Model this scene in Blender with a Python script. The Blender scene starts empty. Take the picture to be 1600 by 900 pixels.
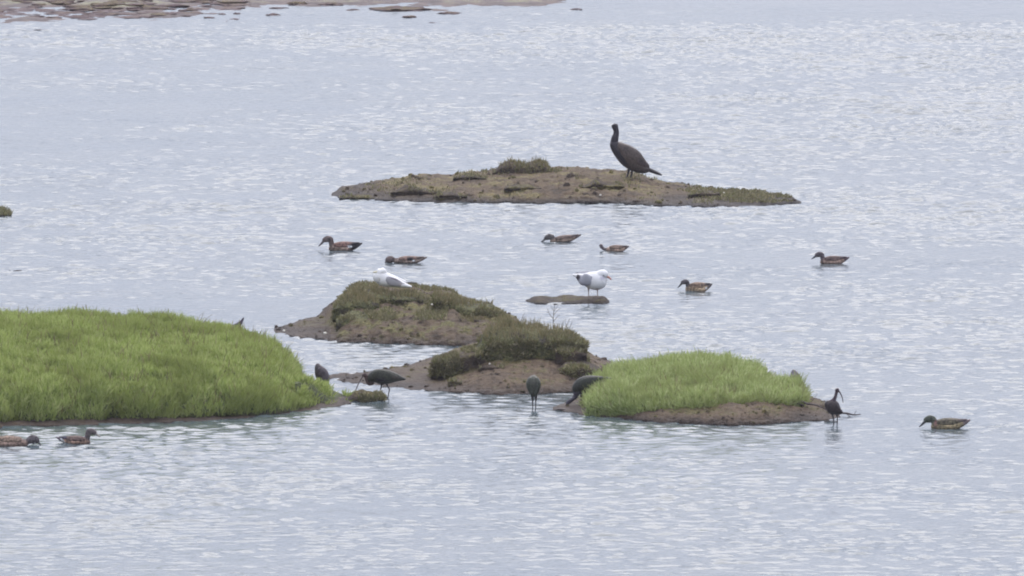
import bpy, math
import numpy as np
from mathutils.kdtree import KDTree
R = math.radians
scene = bpy.context.scene
col = scene.collection

# ------------------------------------------------------------------ camera
F = 20000.0            # focal length in photo pixels (long telephoto)
CAMZ = 12.0            # a bank above the lagoon
TH = math.atan(1490.0 / F)
cam_d = bpy.data.cameras.new('camera'); cam = bpy.data.objects.new('camera', cam_d); col.objects.link(cam)
cam.location = (0, 0, CAMZ); cam.rotation_euler = (math.pi / 2 - TH, 0, 0)
cam_d.sensor_width = 36.0; cam_d.lens = 36.0 * F / 1600.0
cam_d.clip_start = 1.0; cam_d.clip_end = 8000.0
scene.camera = cam

# ------------------------------------------------------------------ sky, sun, exposure
SUN_EL, SUN_AZ = 50.0, 8.0        # azimuth from +Y towards +X: behind the birds, a little to the right
w = bpy.data.worlds.new('World'); scene.world = w; w.use_nodes = True
nt = w.node_tree; nt.nodes.clear()
def N(nt, t, **kw):
    n = nt.nodes.new(t)
    for k, v in kw.items():
        if k in n.inputs: n.inputs[k].default_value = v
        else: setattr(n, k, v)
    return n
sky = N(nt, 'ShaderNodeTexSky', sky_type='NISHITA', sun_disc=False, sun_elevation=R(SUN_EL), sun_rotation=R(SUN_AZ),
        altitude=0.0, air_density=1.0, dust_density=3.0, ozone_density=1.0)
# the cloud deck: soft grey-lilac layer mixed over the clear sky
tc = N(nt, 'ShaderNodeTexCoord')
mp = N(nt, 'ShaderNodeMapping'); mp.inputs['Scale'].default_value = (2.0, 2.0, 7.0)
nz = N(nt, 'ShaderNodeTexNoise', Scale=1.6, Detail=5.0, Roughness=0.55)
cr = N(nt, 'ShaderNodeValToRGB')
cr.color_ramp.elements[0].position = 0.36; cr.color_ramp.elements[0].color = (5.2, 6.0, 7.9, 1)
cr.color_ramp.elements[1].position = 0.66; cr.color_ramp.elements[1].color = (9.4, 9.4, 10.8, 1)
mx = N(nt, 'ShaderNodeMix', data_type='RGBA'); mx.inputs[0].default_value = 0.78
bg = N(nt, 'ShaderNodeBackground', Strength=0.105)
wo = N(nt, 'ShaderNodeOutputWorld')
L = nt.links.new
L(tc.outputs['Generated'], mp.inputs['Vector']); L(mp.outputs['Vector'], nz.inputs['Vector']); L(nz.outputs['Fac'], cr.inputs['Fac'])
# the deck is darker low over the water and brightens overhead
sxyz = N(nt, 'ShaderNodeSeparateXYZ'); L(tc.outputs['Generated'], sxyz.inputs[0])
gr = N(nt, 'ShaderNodeValToRGB'); ge = gr.color_ramp.elements
ge[0].position = 0.0; ge[0].color = (.66, .68, .72, 1); ge[1].position = .75; ge[1].color = (1.45, 1.40, 1.34, 1)
e2 = ge.new(.12); e2.color = (.68, .71, .75, 1); e3 = ge.new(.32); e3.color = (1.0, .98, .97, 1)
L(sxyz.outputs['Z'], gr.inputs['Fac'])
dm = N(nt, 'ShaderNodeMix', data_type='RGBA', blend_type='MULTIPLY'); dm.inputs[0].default_value = 1
L(cr.outputs['Color'], dm.inputs[6]); L(gr.outputs['Color'], dm.inputs[7])
L(sky.outputs['Color'], mx.inputs[6]); L(dm.outputs[2], mx.inputs[7])
L(mx.outputs[2], bg.inputs['Color']); L(bg.outputs['Background'], wo.inputs['Surface'])

sd = bpy.data.lights.new('sun', 'SUN'); sun = bpy.data.objects.new('sun', sd); col.objects.link(sun)
sd.energy = 1.0; sd.angle = R(66.0); sd.color = (1.0, 0.95, 0.9)
sun.rotation_euler = (-(math.pi / 2 - R(SUN_EL)), 0, -R(SUN_AZ)); sun.location = (30, 160, 60)

scene.view_settings.view_transform = 'Standard'; scene.view_settings.look = 'None'
scene.view_settings.gamma = 1.0; scene.view_settings.use_curve_mapping = False
scene.view_settings.exposure = 0.56
scene.render.engine = 'CYCLES'
scene.cycles.use_denoising = True
scene.cycles.max_bounces = 6; scene.cycles.diffuse_bounces = 3; scene.cycles.glossy_bounces = 3
scene.cycles.volume_bounces = 0; scene.cycles.transparent_max_bounces = 8
scene.cycles.sample_clamp_indirect = 8.0
scene.cycles.pixel_filter_type = 'BLACKMAN_HARRIS'; scene.cycles.filter_width = 1.95

rng = np.random.default_rng(7)

# ------------------------------------------------------------------ helpers
cT, sT = math.cos(TH), math.sin(TH)
def unproj(px, py, Y):
    """world (x, z) of the photo pixel at world depth Y"""
    px = np.asarray(px, float); py = np.asarray(py, float); Y = np.asarray(Y, float)
    v = (450.0 - py) / F
    t = Y / (cT + v * sT)
    return (px - 800.0) / F * t, CAMZ + (-sT + v * cT) * t
def gY(py, z=0.0):
    v = (450.0 - np.asarray(py, float)) / F
    return (CAMZ - z) / (sT - v * cT) * (cT + v * sT)
def scale_at(Y): return F / math.hypot(Y, CAMZ)          # photo pixels per metre

_perm = np.random.default_rng(3).permutation(4096)
_rv = np.random.default_rng(4).random(4096)
def vnoise(p):
    i = np.floor(p).astype(np.int64); f = p - i; f = f * f * (3 - 2 * f)
    def h(a, b, c): return _rv[_perm[(_perm[(_perm[a & 4095] + b) & 4095] + c) & 4095]]
    x, y, z = i[..., 0], i[..., 1], i[..., 2]; fx, fy, fz = f[..., 0], f[..., 1], f[..., 2]
    def mixx(b, c): return h(x, b, c) * (1 - fx) + h(x + 1, b, c) * fx
    a = mixx(y, z) * (1 - fy) + mixx(y + 1, z) * fy
    b = mixx(y, z + 1) * (1 - fy) + mixx(y + 1, z + 1) * fy
    return a * (1 - fz) + b * fz
def fbm(p, octv=4, seed=0.0, gain=0.5):
    p = np.asarray(p, float) + np.array([seed * 17.3, seed * 5.1, seed * 9.7]); s = 0; a = 1; t = 0
    for _ in range(octv):
        s = s + a * vnoise(p); t += a; a *= gain; p = p * 2.03 + 11.7
    return s / t                                           # 0..1

def mesh_np(name, V, faces, mat=None, smooth=True, parent=None, attrs=None, origin=None):
    """faces: list of int arrays (n,3) or (n,4)"""
    V = np.asarray(V, np.float64)
    if origin is not None: V = V - np.asarray(origin, float)
    me = bpy.data.meshes.new(name)
    me.vertices.add(len(V)); me.vertices.foreach_set('co', V.astype(np.float32).ravel())
    idx = np.concatenate([f.ravel() for f in faces]); tot = np.concatenate([np.full(len(f), f.shape[1]) for f in faces])
    me.loops.add(len(idx)); me.loops.foreach_set('vertex_index', idx.astype(np.int32))
    me.polygons.add(len(tot)); me.polygons.foreach_set('loop_start', np.concatenate([[0], np.cumsum(tot)[:-1]]).astype(np.int32))
    me.polygons.foreach_set('loop_total', tot.astype(np.int32))
    if smooth: me.polygons.foreach_set('use_smooth', np.ones(len(tot), bool))
    if attrs:
        for k, a in attrs.items():
            c = me.color_attributes.new(k, 'FLOAT_COLOR', 'POINT'); c.data.foreach_set('color', np.asarray(a, np.float32).ravel())
    me.update(calc_edges=True)
    o = bpy.data.objects.new(name, me); col.objects.link(o)
    if mat: me.materials.append(mat)
    if parent is not None: o.parent = parent
    elif origin is not None: o.location = origin
    return o
def tag(o, label=None, cat=None, group=None, kind=None):
    if label: o['label'] = label
    if cat: o['category'] = cat
    if group: o['group'] = group
    if kind: o['kind'] = kind
    return o
def empty(name, loc, label, cat, group=None):
    o = bpy.data.objects.new(name, None); col.objects.link(o); o.location = loc; o.empty_display_size = 0.1
    return tag(o, label, cat, group)
def grid_faces(nr, nc, off=0):
    r = np.arange(nr - 1)[:, None] * nc + np.arange(nc - 1)[None, :]
    r = r.ravel() + off
    return np.stack([r, r + 1, r + nc + 1, r + nc], 1)

# ------------------------------------------------------------------ materials
def newmat(name):
    m = bpy.data.materials.new(name); m.use_nodes = True
    t = m.node_tree; b = t.nodes['Principled BSDF']
    return m, t, b
def ramp(t, stops, interp='LINEAR'):
    r = t.nodes.new('ShaderNodeValToRGB'); r.color_ramp.interpolation = interp
    e = r.color_ramp.elements
    while len(e) < len(stops): e.new(0.5)
    for q, (p, c) in zip(e, stops): q.position = p; q.color = (*c, 1)
    return r
def noise_node(t, scale, detail=4, rough=.55, vec=None, stretch=None):
    n = N(t, 'ShaderNodeTexNoise', Scale=scale, Detail=detail, Roughness=rough)
    g = t.nodes.new('ShaderNodeNewGeometry'); src = g.outputs['Position']
    if stretch:
        m = N(t, 'ShaderNodeMapping'); m.inputs['Scale'].default_value = stretch; t.links.new(src, m.inputs['Vector']); src = m.outputs['Vector']
    t.links.new(src, n.inputs['Vector']); return n

def mud_material(name, dry, wet, moss, moss_amt=0.5, wet_z=0.06, rough=0.75):
    m, t, b = newmat(name); l = t.links.new
    n1 = noise_node(t, 8.0, 7, .68, stretch=(1, 1.1, 1.6)); n2 = noise_node(t, 2.3, 5, .62, stretch=(1, .8, 2.2)); n3 = noise_node(t, 38, 4, .65)
    r1 = ramp(t, [(.36, [c * .45 for c in dry]), (.5, dry), (.66, [c * 1.4 for c in dry])]); l(n1.outputs['Fac'], r1.inputs['Fac'])
    # green-brown algae and short turf in patches
    r2 = ramp(t, [(.56 - moss_amt * .18, (0, 0, 0)), (.62 - moss_amt * .18, (1, 1, 1))])
    ad = N(t, 'ShaderNodeMath', operation='MULTIPLY_ADD'); l(n1.outputs['Fac'], ad.inputs[0]); ad.inputs[1].default_value = .45
    sc_ = N(t, 'ShaderNodeMath', operation='MULTIPLY_ADD'); l(n2.outputs['Fac'], sc_.inputs[0]); sc_.inputs[1].default_value = 1.0; sc_.inputs[2].default_value = -.22
    l(sc_.outputs[0], ad.inputs[2]); l(ad.outputs[0], r2.inputs['Fac'])
    mossr = ramp(t, [(.35, [c * .4 for c in moss]), (.52, moss), (.68, [moss[0] * 1.9, moss[1] * 1.6, moss[2] * 1.5])]); l(n3.outputs['Fac'], mossr.inputs['Fac'])
    m1 = N(t, 'ShaderNodeMix', data_type='RGBA'); l(r1.outputs['Color'], m1.inputs[6]); l(mossr.outputs['Color'], m1.inputs[7])
    if moss_amt > 0: l(r2.outputs['Color'], m1.inputs[0])
    else: m1.inputs[0].default_value = 0
    # wet band just above the water
    g = t.nodes.new('ShaderNodeNewGeometry'); sx = t.nodes.new('ShaderNodeSeparateXYZ'); l(g.outputs['Position'], sx.inputs[0])
    mr = N(t, 'ShaderNodeMapRange'); mr.inputs['From Min'].default_value = wet_z * .4; mr.inputs['From Max'].default_value = wet_z * 1.6
    nw = N(t, 'ShaderNodeMath', operation='MULTIPLY_ADD'); l(n1.outputs['Fac'], nw.inputs[0]); nw.inputs[1].default_value = -wet_z * 1.6; 
    l(sx.outputs['Z'], nw.inputs[2]); nw2 = N(t, 'ShaderNodeMath', operation='ADD'); l(nw.outputs[0], nw2.inputs[0]); nw2.inputs[1].default_value = wet_z * .8
    l(nw2.outputs[0], mr.inputs['Value'])
    m2 = N(t, 'ShaderNodeMix', data_type='RGBA'); m2.inputs[6].default_value = (*wet, 1); l(m1.outputs[2], m2.inputs[7]); l(mr.outputs['Result'], m2.inputs[0])
    vr = ramp(t, [(.36, (.55, .55, .57)), (.5, (1, 1, 1)), (.64, (1.35, 1.3, 1.2))]); l(n2.outputs['Fac'], vr.inputs['Fac'])
    m3 = N(t, 'ShaderNodeMix', data_type='RGBA', blend_type='MULTIPLY'); m3.inputs[0].default_value = 1; l(m2.outputs[2], m3.inputs[6]); l(vr.outputs['Color'], m3.inputs[7])
    l(m3.outputs[2], b.inputs['Base Color'])
    mr2 = N(t, 'ShaderNodeMapRange'); mr2.inputs['To Min'].default_value = .6; mr2.inputs['To Max'].default_value = rough; l(mr.outputs['Result'], mr2.inputs['Value'])
    l(mr2.outputs['Result'], b.inputs['Roughness'])
    bp = N(t, 'ShaderNodeBump', Strength=1.0, Distance=.06); l(n1.outputs['Fac'], bp.inputs['Height'])
    bp2 = N(t, 'ShaderNodeBump', Strength=1.0, Distance=.02); l(n3.outputs['Fac'], bp2.inputs['Height']); l(bp.outputs['Normal'], bp2.inputs['Normal'])
    l(bp2.outputs['Normal'], b.inputs['Normal'])
    b.inputs['Specular IOR Level'].default_value = .2
    return m
def blade_material(name, cols, patch=None, patch_scale=1.2, trans=.35):
    """stems: every stem has its own tint; broader patches of a second tint"""
    m, t, b = newmat(name); l = t.links.new
    g = t.nodes.new('ShaderNodeNewGeometry')
    k = len(cols) - 1
    r = ramp(t, [(i / k, c) for i, c in enumerate(cols)]); l(g.outputs['Random Per Island'], r.inputs['Fac'])
    out = r.outputs['Color']
    if patch:
        n = noise_node(t, patch_scale, 5, .65, stretch=(1, .7, 1.5)); rr = ramp(t, [(.44, (0, 0, 0)), (.56, (1, 1, 1))]); l(n.outputs['Fac'], rr.inputs['Fac'])
        mm = N(t, 'ShaderNodeMix', data_type='RGBA'); 
        sc_ = N(t, 'ShaderNodeMath', operation='MULTIPLY'); sc_.inputs[1].default_value = .7; l(rr.outputs['Color'], sc_.inputs[0]); l(sc_.outputs[0], mm.inputs[0])
        l(out, mm.inputs[6]); mm.inputs[7].default_value = (*patch, 1); out = mm.outputs[2]
    l(out, b.inputs['Base Color']); b.inputs['Roughness'].default_value = .6; b.inputs['Specular IOR Level'].default_value = .3
    tr = N(t, 'ShaderNodeBsdfTranslucent'); l(out, tr.inputs['Color'])
    ms = N(t, 'ShaderNodeMixShader'); ms.inputs[0].default_value = trans
    l(b.outputs[0], ms.inputs[1]); l(tr.outputs[0], ms.inputs[2]); l(ms.outputs[0], t.nodes['Material Output'].inputs['Surface'])
    return m
M = {}
M['mud'] = mud_material('mud', (.145, .104, .065), (.065, .047, .035), (.12, .115, .045), .3)
M['mud_bare'] = mud_material('bare_mud', (.155, .11, .069), (.07, .05, .037), (.11, .10, .045), .2)
M['mud_far'] = mud_material('mossy_mud', (.15, .106, .062), (.035, .028, .025), (.15, .13, .06), .25, .05)
M['mud_flat'] = mud_material('flat_mud', (.195, .145, .13), (.14, .105, .098), (.19, .185, .11), .5, .03, .5)
M['soil'] = mud_material('turf_soil', (.095, .08, .052), (.05, .042, .034), (.12, .125, .055), .9, .02)
M['peat'] = mud_material('peat', (.085, .063, .044), (.035, .027, .025), (.10, .09, .035), .3, .02)
M['crumb'] = mud_material('mud_crumb', (.15, .115, .085), (.05, .04, .035), (.13, .12, .05), .45, .03)
M['undergrowth'] = mud_material('undergrowth', (.10, .12, .04), (.06, .055, .03), (.11, .14, .045), .8, .04)
M['weed'] = mud_material('weed', (.15, .095, .09), (.13, .085, .085), (.14, .115, .07), .4, .02)
M['samphire'] = blade_material('samphire_stem', [(.20, .25, .06), (.31, .385, .095), (.42, .50, .15), (.58, .60, .28)], (.26, .30, .08), 1.5)
M['samphire_pale'] = blade_material('pale_samphire_stem', [(.22, .275, .08), (.35, .42, .14), (.46, .54, .22), (.64, .66, .36)], (.29, .33, .11), 2.5)
M['turf'] = blade_material('dull_turf_blade', [(.12, .11, .05), (.24, .21, .10), (.18, .20, .07), (.50, .43, .28)], (.17, .155, .085), 5.0, .25)
M['straw'] = blade_material('straw_blade', [(.20, .17, .08), (.28, .23, .12), (.15, .15, .06)], None, 1, .25)
m, t, b = newmat('dry_twig'); b.inputs['Base Color'].default_value = (.16, .125, .09, 1); b.inputs['Roughness'].default_value = .8
nn = noise_node(t, 60, 3); rr = ramp(t, [(.3, (.10, .08, .05)), (.7, (.21, .165, .115))]); t.links.new(nn.outputs['Fac'], rr.inputs['Fac']); t.links.new(rr.outputs['Color'], b.inputs['Base Color']); M['twig'] = m
m, t, b = newmat('wet_wood'); nn = noise_node(t, 30, 4); rr = ramp(t, [(.3, (.035, .026, .024)), (.7, (.085, .062, .055))]); t.links.new(nn.outputs['Fac'], rr.inputs['Fac']); t.links.new(rr.outputs['Color'], b.inputs['Base Color']); b.inputs['Roughness'].default_value = .5; M['wood'] = m
m, t, b = newmat('shell'); nn = noise_node(t, 80, 2); rr = ramp(t, [(.3, (.6, .56, .42)), (.7, (.8, .78, .7))]); t.links.new(nn.outputs['Fac'], rr.inputs['Fac']); t.links.new(rr.outputs['Color'], b.inputs['Base Color']); b.inputs['Roughness'].default_value = .4; M['shell'] = m

# plumage: colour pattern of the bird (attribute), broken up by feather-sized mottling
def plumage(name, mott=.35, scale=70, rough=.62):
    m, t, b = newmat(name); l = t.links.new
    a = N(t, 'ShaderNodeAttribute', attribute_name='plumage')
    n = noise_node(t, scale, 3, .6); r = ramp(t, [(.32, (1 - mott,) * 3), (.68, (1 + mott,) * 3)]); l(n.outputs['Fac'], r.inputs['Fac'])
    mm = N(t, 'ShaderNodeMix', data_type='RGBA', blend_type='MULTIPLY'); mm.inputs[0].default_value = 1
    l(a.outputs['Color'], mm.inputs[6]); l(r.outputs['Color'], mm.inputs[7]); l(mm.outputs[2], b.inputs['Base Color'])
    b.inputs['Roughness'].default_value = rough; b.inputs['Specular IOR Level'].default_value = .3
    bp = N(t, 'ShaderNodeBump', Strength=.5, Distance=.006); l(n.outputs['Fac'], bp.inputs['Height']); l(bp.outputs['Normal'], b.inputs['Normal'])
    return m
M['brown_plumage'] = plumage('brown_plumage', .85, 42)
M['white_plumage'] = plumage('white_plumage', .06, 60)
M['dark_plumage'] = plumage('dark_plumage', .55, 50, .42)
M['horn'] = plumage('horn', .1, 60, .4)

# water: grey-green body under a rippled surface
m, t, b = newmat('lagoon_water'); l = t.links.new
nw = noise_node(t, .35, 3, .5); rw = ramp(t, [(.35, (.075, .105, .12)), (.65, (.10, .125, .13))]); l(nw.outputs['Fac'], rw.inputs['Fac'])
l(rw.outputs['Color'], b.inputs['Base Color'])
b.inputs['Roughness'].default_value = .09; b.inputs['IOR'].default_value = 1.333
nb = noise_node(t, 12.0, 3, .6, stretch=(.6, 1, 1)); bp = N(t, 'ShaderNodeBump', Strength=.4, Distance=.02); l(nb.outputs['Fac'], bp.inputs['Height']); l(bp.outputs['Normal'], b.inputs['Normal'])
M['water'] = m

# ------------------------------------------------------------------ water sheet (ripples are real waves near the birds)
def water():
    fx = np.arange(-13, 13.001, 0.05); fy = np.arange(116, 240, 0.042)
    gx = 13 + np.cumsum(0.05 * 1.32 ** np.arange(1, 34)); gx = gx[gx < 1500]; gx = np.append(gx, 1500)
    gyf = 240 + np.cumsum(0.042 * 1.3 ** np.arange(1, 40)); gyf = gyf[gyf < 1600]; gyf = np.append(gyf, 1600)
    gyn = 116 - np.cumsum(0.042 * 1.3 ** np.arange(1, 40)); gyn = gyn[gyn > -1500]; gyn = np.append(gyn, -1500)
    xs = np.concatenate([-gx[::-1], fx, gx]); ys = np.concatenate([gyn[::-1], fy, gyf])
    X, Y = np.meshgrid(xs, ys); Z = np.zeros_like(X)
    j0, j1 = len(gx), len(gx) + len(fx); i0, i1 = len(gyn), len(gyn) + len(fy)
    x = X[i0:i1, j0:j1].astype(np.float32); y = Y[i0:i1, j0:j1].astype(np.float32)
    # gusts: calmer and rougher patches
    P = np.stack([x * .07, y * .09, np.zeros_like(x)], -1); gust = fbm(P, 3, 2)
    P2 = np.stack([x * .9, y * .3, np.zeros_like(x)], -1); g2 = fbm(P2, 2, 5)
    wob = np.stack([x * .35, y * .35, np.zeros_like(x)], -1); wx = (fbm(wob, 2, 8) - .5) * 1.6; wy = (fbm(wob, 2, 9) - .5) * 1.6
    z = np.zeros_like(x); r = np.random.default_rng(12)
    n = 70
    for k in range(n):
        lam = 0.13 * (0.55 / 0.13) ** ((k / (n - 1)) ** 1.15); kk = 2 * math.pi / lam
        a = math.pi / 2 + r.normal(0, .7) + .08
        slope = 0.024 if lam < .26 else (.017 if lam < .4 else .008)
        z += (slope / kk) * np.sin(kk * (math.cos(a) * (x + wx) + math.sin(a) * (y + wy)) + r.uniform(0, 6.28))
    amp = (.62 + 1.3 * np.clip((gust - .3) / .4, 0, 1)) * (.6 + .8 * g2)
    calm = 1 - .55 * np.clip((y - 221) / 4, 0, 1) 
    # lee of the islands
    edge = np.clip((13 - np.abs(x)) / 2, 0, 1) * np.clip((y - 116) / 4, 0, 1) * np.clip((240 - y) / 6, 0, 1)
    Z[i0:i1, j0:j1] = z * amp * calm * edge
    V = np.stack([X.ravel(), Y.ravel(), Z.ravel()], 1)
    o = mesh_np('water', V, [grid_faces(len(ys), len(xs))], M['water'])
    tag(o, kind='structure')
water()
bed = mesh_np('lagoon_bed', [(-1500, -1500, -.6), (1500, -1500, -.6), (1500, 1600, -.6), (-1500, 1600, -.6)], [np.array([[0, 1, 2, 3]])], M['mud_bare']); tag(bed, kind='structure')

# ------------------------------------------------------------------ lofted lumps of ground
def lump(front, top, d, Yf=None, cell=1.6, nr=40, prof=2.2, over=0.0, amp=.03, fs=.25, seed=0, zback=-.2, rag=1.0, skirt=.12, back=1.0):
    """front / top: photo outlines (px, py) of the foot and of the skyline; d: metres from foot to ridge.
    Returns a (rows, cols, 3) grid that closes behind."""
    fr = np.array(front, float); tp = np.array(top, float)
    x0, x1 = fr[0, 0], fr[-1, 0]; nc = max(12, int((x1 - x0) / cell)); px = np.linspace(x0, x1, nc)
    pf = np.interp(px, fr[:, 0], fr[:, 1]); pt = np.interp(px, tp[:, 0], tp[:, 1])
    ker = np.ones(7) / 7.0
    pt = np.convolve(np.pad(pt, 3, mode='edge'), ker, 'valid'); pf = np.convolve(np.pad(pf, 3, mode='edge'), ker, 'valid')
    u = (px - x0) / (x1 - x0); env = np.sqrt(np.clip(1 - (2 * u - 1) ** 2, 0, 1)) ** .7
    pn = np.stack([px * .06, np.full(nc, seed * 3.3), np.zeros(nc)], -1)
    pt = pt - (fbm(pn, 4, seed) - .5) * 7 * rag * np.minimum(env * 3, 1)
    pf = pf + (fbm(pn, 4, seed + 1) - .5) * 5 * rag * np.minimum(env * 3, 1)
    if Yf is None:
        yf = gY(pf)
        dd = np.minimum(d * np.maximum(env, .1), .75 * np.maximum(gY(pt) - yf, .02))
    else:
        yf = np.full(nc, float(Yf)) if np.isscalar(Yf) else np.interp(px, np.array(Yf)[:, 0], np.array(Yf)[:, 1])
        dd = d * np.maximum(env, .12)
    _, zf = unproj(px, pf, yf); _, zt = unproj(px, pt, yf + dd)
    zt = np.maximum(zt, zf + .004)
    a = np.linspace(0, math.pi / 2, nr)[:, None]
    zz = np.sin(a) ** (2 / prof); yy = 1 - np.cos(a) ** (2 / prof)
    Zf = zf + (zt - zf) * zz; Yy = yf + dd * yy - over * np.sin(np.clip(a * 2, 0, math.pi)) ** 2 * np.minimum(1, env * 2)
    nb = max(8, nr // 2); ab = np.linspace(math.pi / 2, 0, nb)[1:, None]
    zb = np.sin(ab) ** (2 / 2.0); yb = np.cos(ab) ** (2 / 2.0)
    Zb = zback + (zt - zback) * zb; Yb = yf + dd + dd * back * yb + .02 * (1 - zb)
    Zs = (zf - skirt)[None, :]; Ys = yf[None, :] + 0.01
    Zg = np.concatenate([Zs, Zf, Zb]); Yg = np.concatenate([Ys, Yy, Yb]); PX = np.broadcast_to(px, Zg.shape)
    Xg = (PX - 800) / F * (Yg * cT + (CAMZ - Zg) * sT)
    G = np.stack([Xg, Yg, Zg], -1)
    du = np.gradient(G, axis=1); dv = np.gradient(G, axis=0); n = np.cross(du, dv); n /= np.linalg.norm(n, axis=-1, keepdims=True) + 1e-9
    dis = (fbm(G * np.array([1, .7, 1]) / fs, 5, seed + 3, .55) - .5) * 2 * amp * np.minimum(1, env * 2.5)[None, :]
    G2 = G * np.array([1, 1, 1.3]); rid = 1 - np.abs(2 * fbm(G2 / (fs * .5), 4, seed + 6, .6) - 1) * 2
    dis += (rid * .5 * amp + (fbm(G2 / (fs * .22), 3, seed + 5) - .5) * amp * .9) * np.minimum(1, env * 2.5)[None, :]
    dis *= np.clip((zt - zf) / (5 * amp), .4, 1)[None, :]
    dis[0] = 0
    G = G + n * dis[..., None]
    return G
def lump_obj(name, G, mat, parent=None, origin=None):
    nr, nc = G.shape[:2]
    return mesh_np(name, G.reshape(-1, 3), [grid_faces(nr, nc)], mat, parent=parent, origin=origin)
def merge_grids(gs):
    V, Fs, off = [], [], 0
    for G in gs:
        V.append(G.reshape(-1, 3)); Fs.append(grid_faces(G.shape[0], G.shape[1], off)); off += G.shape[0] * G.shape[1]
    return np.concatenate(V), [np.concatenate(Fs)]

def scatter(G, n, mask=None, zmin=-9, rows=None):
    """random points on the grid by area, with normals"""
    A = G[:-1, :-1]; B = G[:-1, 1:]; C = G[1:, :-1]; D = G[1:, 1:]
    nn = np.cross(B - A, C - A); ar = np.linalg.norm(nn, axis=-1)
    # what faces away from the bank is thinned out
    cen = (A + D) / 2; wgt = ar.copy(); wgt[cen[..., 2] < zmin] = 0
    nn = nn / (ar[..., None] + 1e-12)
    vis = -(nn[..., 1] * .995) + nn[..., 2] * .07
    wgt *= np.clip(.25 + vis * 4, .12, 1.0)
    if mask is not None: wgt = wgt * mask(cen)
    p = wgt.ravel() / wgt.sum(); k = rng.choice(len(p), n, p=p); i, j = np.unravel_index(k, wgt.shape)
    a, b = rng.random((2, n, 1))
    P = (A[i, j] * (1 - a) + B[i, j] * a) * (1 - b) + (C[i, j] * (1 - a) + D[i, j] * a) * b
    return P, nn[i, j]
def blades(P, Nn, length, width, up=.7, spread=.35, curl=.3, lvar=.4, sway=(0, 0)):
    n = len(P); d = Nn * (1 - up) + np.array([0, 0, 1.0]) * up + rng.normal(0, spread, (n, 3)) + np.array([sway[0], 0, sway[1]])
    d /= np.linalg.norm(d, axis=1, keepdims=True)
    ln = (length * (1 + rng.uniform(-lvar, lvar, n)))[:, None]
    wd = width * (1 + rng.uniform(-.3, .3, n))[:, None]
    side = np.cross(d, np.array([0, 1.0, 0]) + rng.normal(0, .35, (n, 3))); side /= np.linalg.norm(side, axis=1, keepdims=True)
    bend = rng.normal(0, curl, (n, 3)); bend[:, 2] = np.abs(bend[:, 2]) * .6
    m1 = P + d * ln * .5; t = P + d * ln + bend * ln * .5
    b0 = P - d * ln * .12
    V = np.stack([b0 - side * wd * .5, b0 + side * wd * .5, m1 - side * wd * .45, m1 + side * wd * .45, t - side * wd * .15, t + side * wd * .15], 1).reshape(-1, 3)
    k = np.arange(n)[:, None] * 6
    Q = np.concatenate([k + np.array([[0, 1, 3, 2]]), k + np.array([[2, 3, 5, 4]])])
    return V, Q
def patchy(P, lo=.6, hi=1.5, sc=3.2, seed=4):
    return lo + (hi - lo) * np.clip((fbm(P * np.array([1, .8, 1]) * sc, 4, seed) - .32) / .36, 0, 1)
def sprigs(P, Nn, length, width, k=5, up=.6, fan=.45, curl=.3):
    """branching sprigs: k stems leave one root"""
    n = len(P); Pr = np.repeat(P, k, 0) + rng.normal(0, width * .7, (n * k, 3)); Nr = np.repeat(Nn, k, 0)
    lean = np.repeat(rng.normal(0, .25, (n, 3)), k, 0)
    return blades(Pr, Nr + lean, length * np.repeat(patchy(P), k), width, up, fan, curl)
def merge_blades(bs):
    V, Q, off = [], [], 0
    for v, q in bs: V.append(v); Q.append(q + off); off += len(v)
    return np.concatenate(V), [np.concatenate(Q)]

def patchmask(scale, thr, soft=.06, seed=0, stretch=(1, .4, 1.4)):
    return lambda c: np.clip((fbm(c * np.array(stretch) * scale, 3, seed) - thr) / soft, 0, 1)

def small_lump(wpx, hpx, s, seed, nu=26, nv=12):
    """a flattened ragged clump, width and height in photo pixels, s = pixels per metre"""
    a = np.linspace(0, 2 * math.pi, nu, endpoint=False); e = np.linspace(-.25, math.pi / 2, nv)
    A, E = np.meshgrid(a, e); D = np.stack([np.cos(A) * np.cos(E), np.sin(A) * np.cos(E), np.sin(E)], -1)
    rr = .65 + .75 * fbm(D * 1.6 + seed * 3.1, 4, seed)
    rr = np.clip(rr + (fbm(D * 3.5 + seed * 1.7, 3, seed + 2) - .5) * 1.1, .12, 2)
    P = D * rr[..., None] * np.array([wpx / 2 / s, wpx / 1.6 / s, hpx / s])
    V = P.reshape(-1, 3); i = np.arange(nv - 1)[:, None] * nu; j = np.arange(nu)[None, :]; j2 = (j + 1) % nu
    Q = np.stack([(i + j).ravel(), (i + j2).ravel(), (i + nu + j2).ravel(), (i + nu + j).ravel()], 1)
    return V, Q
# ---- far islet with the cormorant
G = lump([(518, 306), (540, 311), (600, 314), (700, 317), (850, 318), (960, 318), (1010, 321), (1100, 323), (1200, 322), (1252, 318)],
         [(518, 303), (535, 295), (580, 290), (622, 286), (640, 280), (680, 279), (707, 281), (712, 276), (760, 274), (790, 270), (870, 268), (900, 269), (960, 273), (1000, 279), (1030, 289), (1080, 297), (1130, 300), (1180, 303), (1225, 308), (1252, 316)],
         3.2, cell=1.3, nr=60, prof=1.55, amp=.075, fs=.42, seed=1, rag=.9)
far = lump_obj('mud_island', G, M['mud_far']); tag(far, 'long low mossy mud island behind the ducks', 'mud island', 'mud islands', 'structure'); G_far = G
P, Nn = scatter(G, 700, patchmask(2.6, .56, .05, 2), .05); P2, N2 = scatter(G, 2500, lambda c: np.clip((c[..., 0] - 2.4) / .6, 0, 1), .03)
V, Q = merge_blades([blades(P, Nn, .035, .012, .5, .5), blades(P2, N2, .026, .012, .4, .6)])
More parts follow.
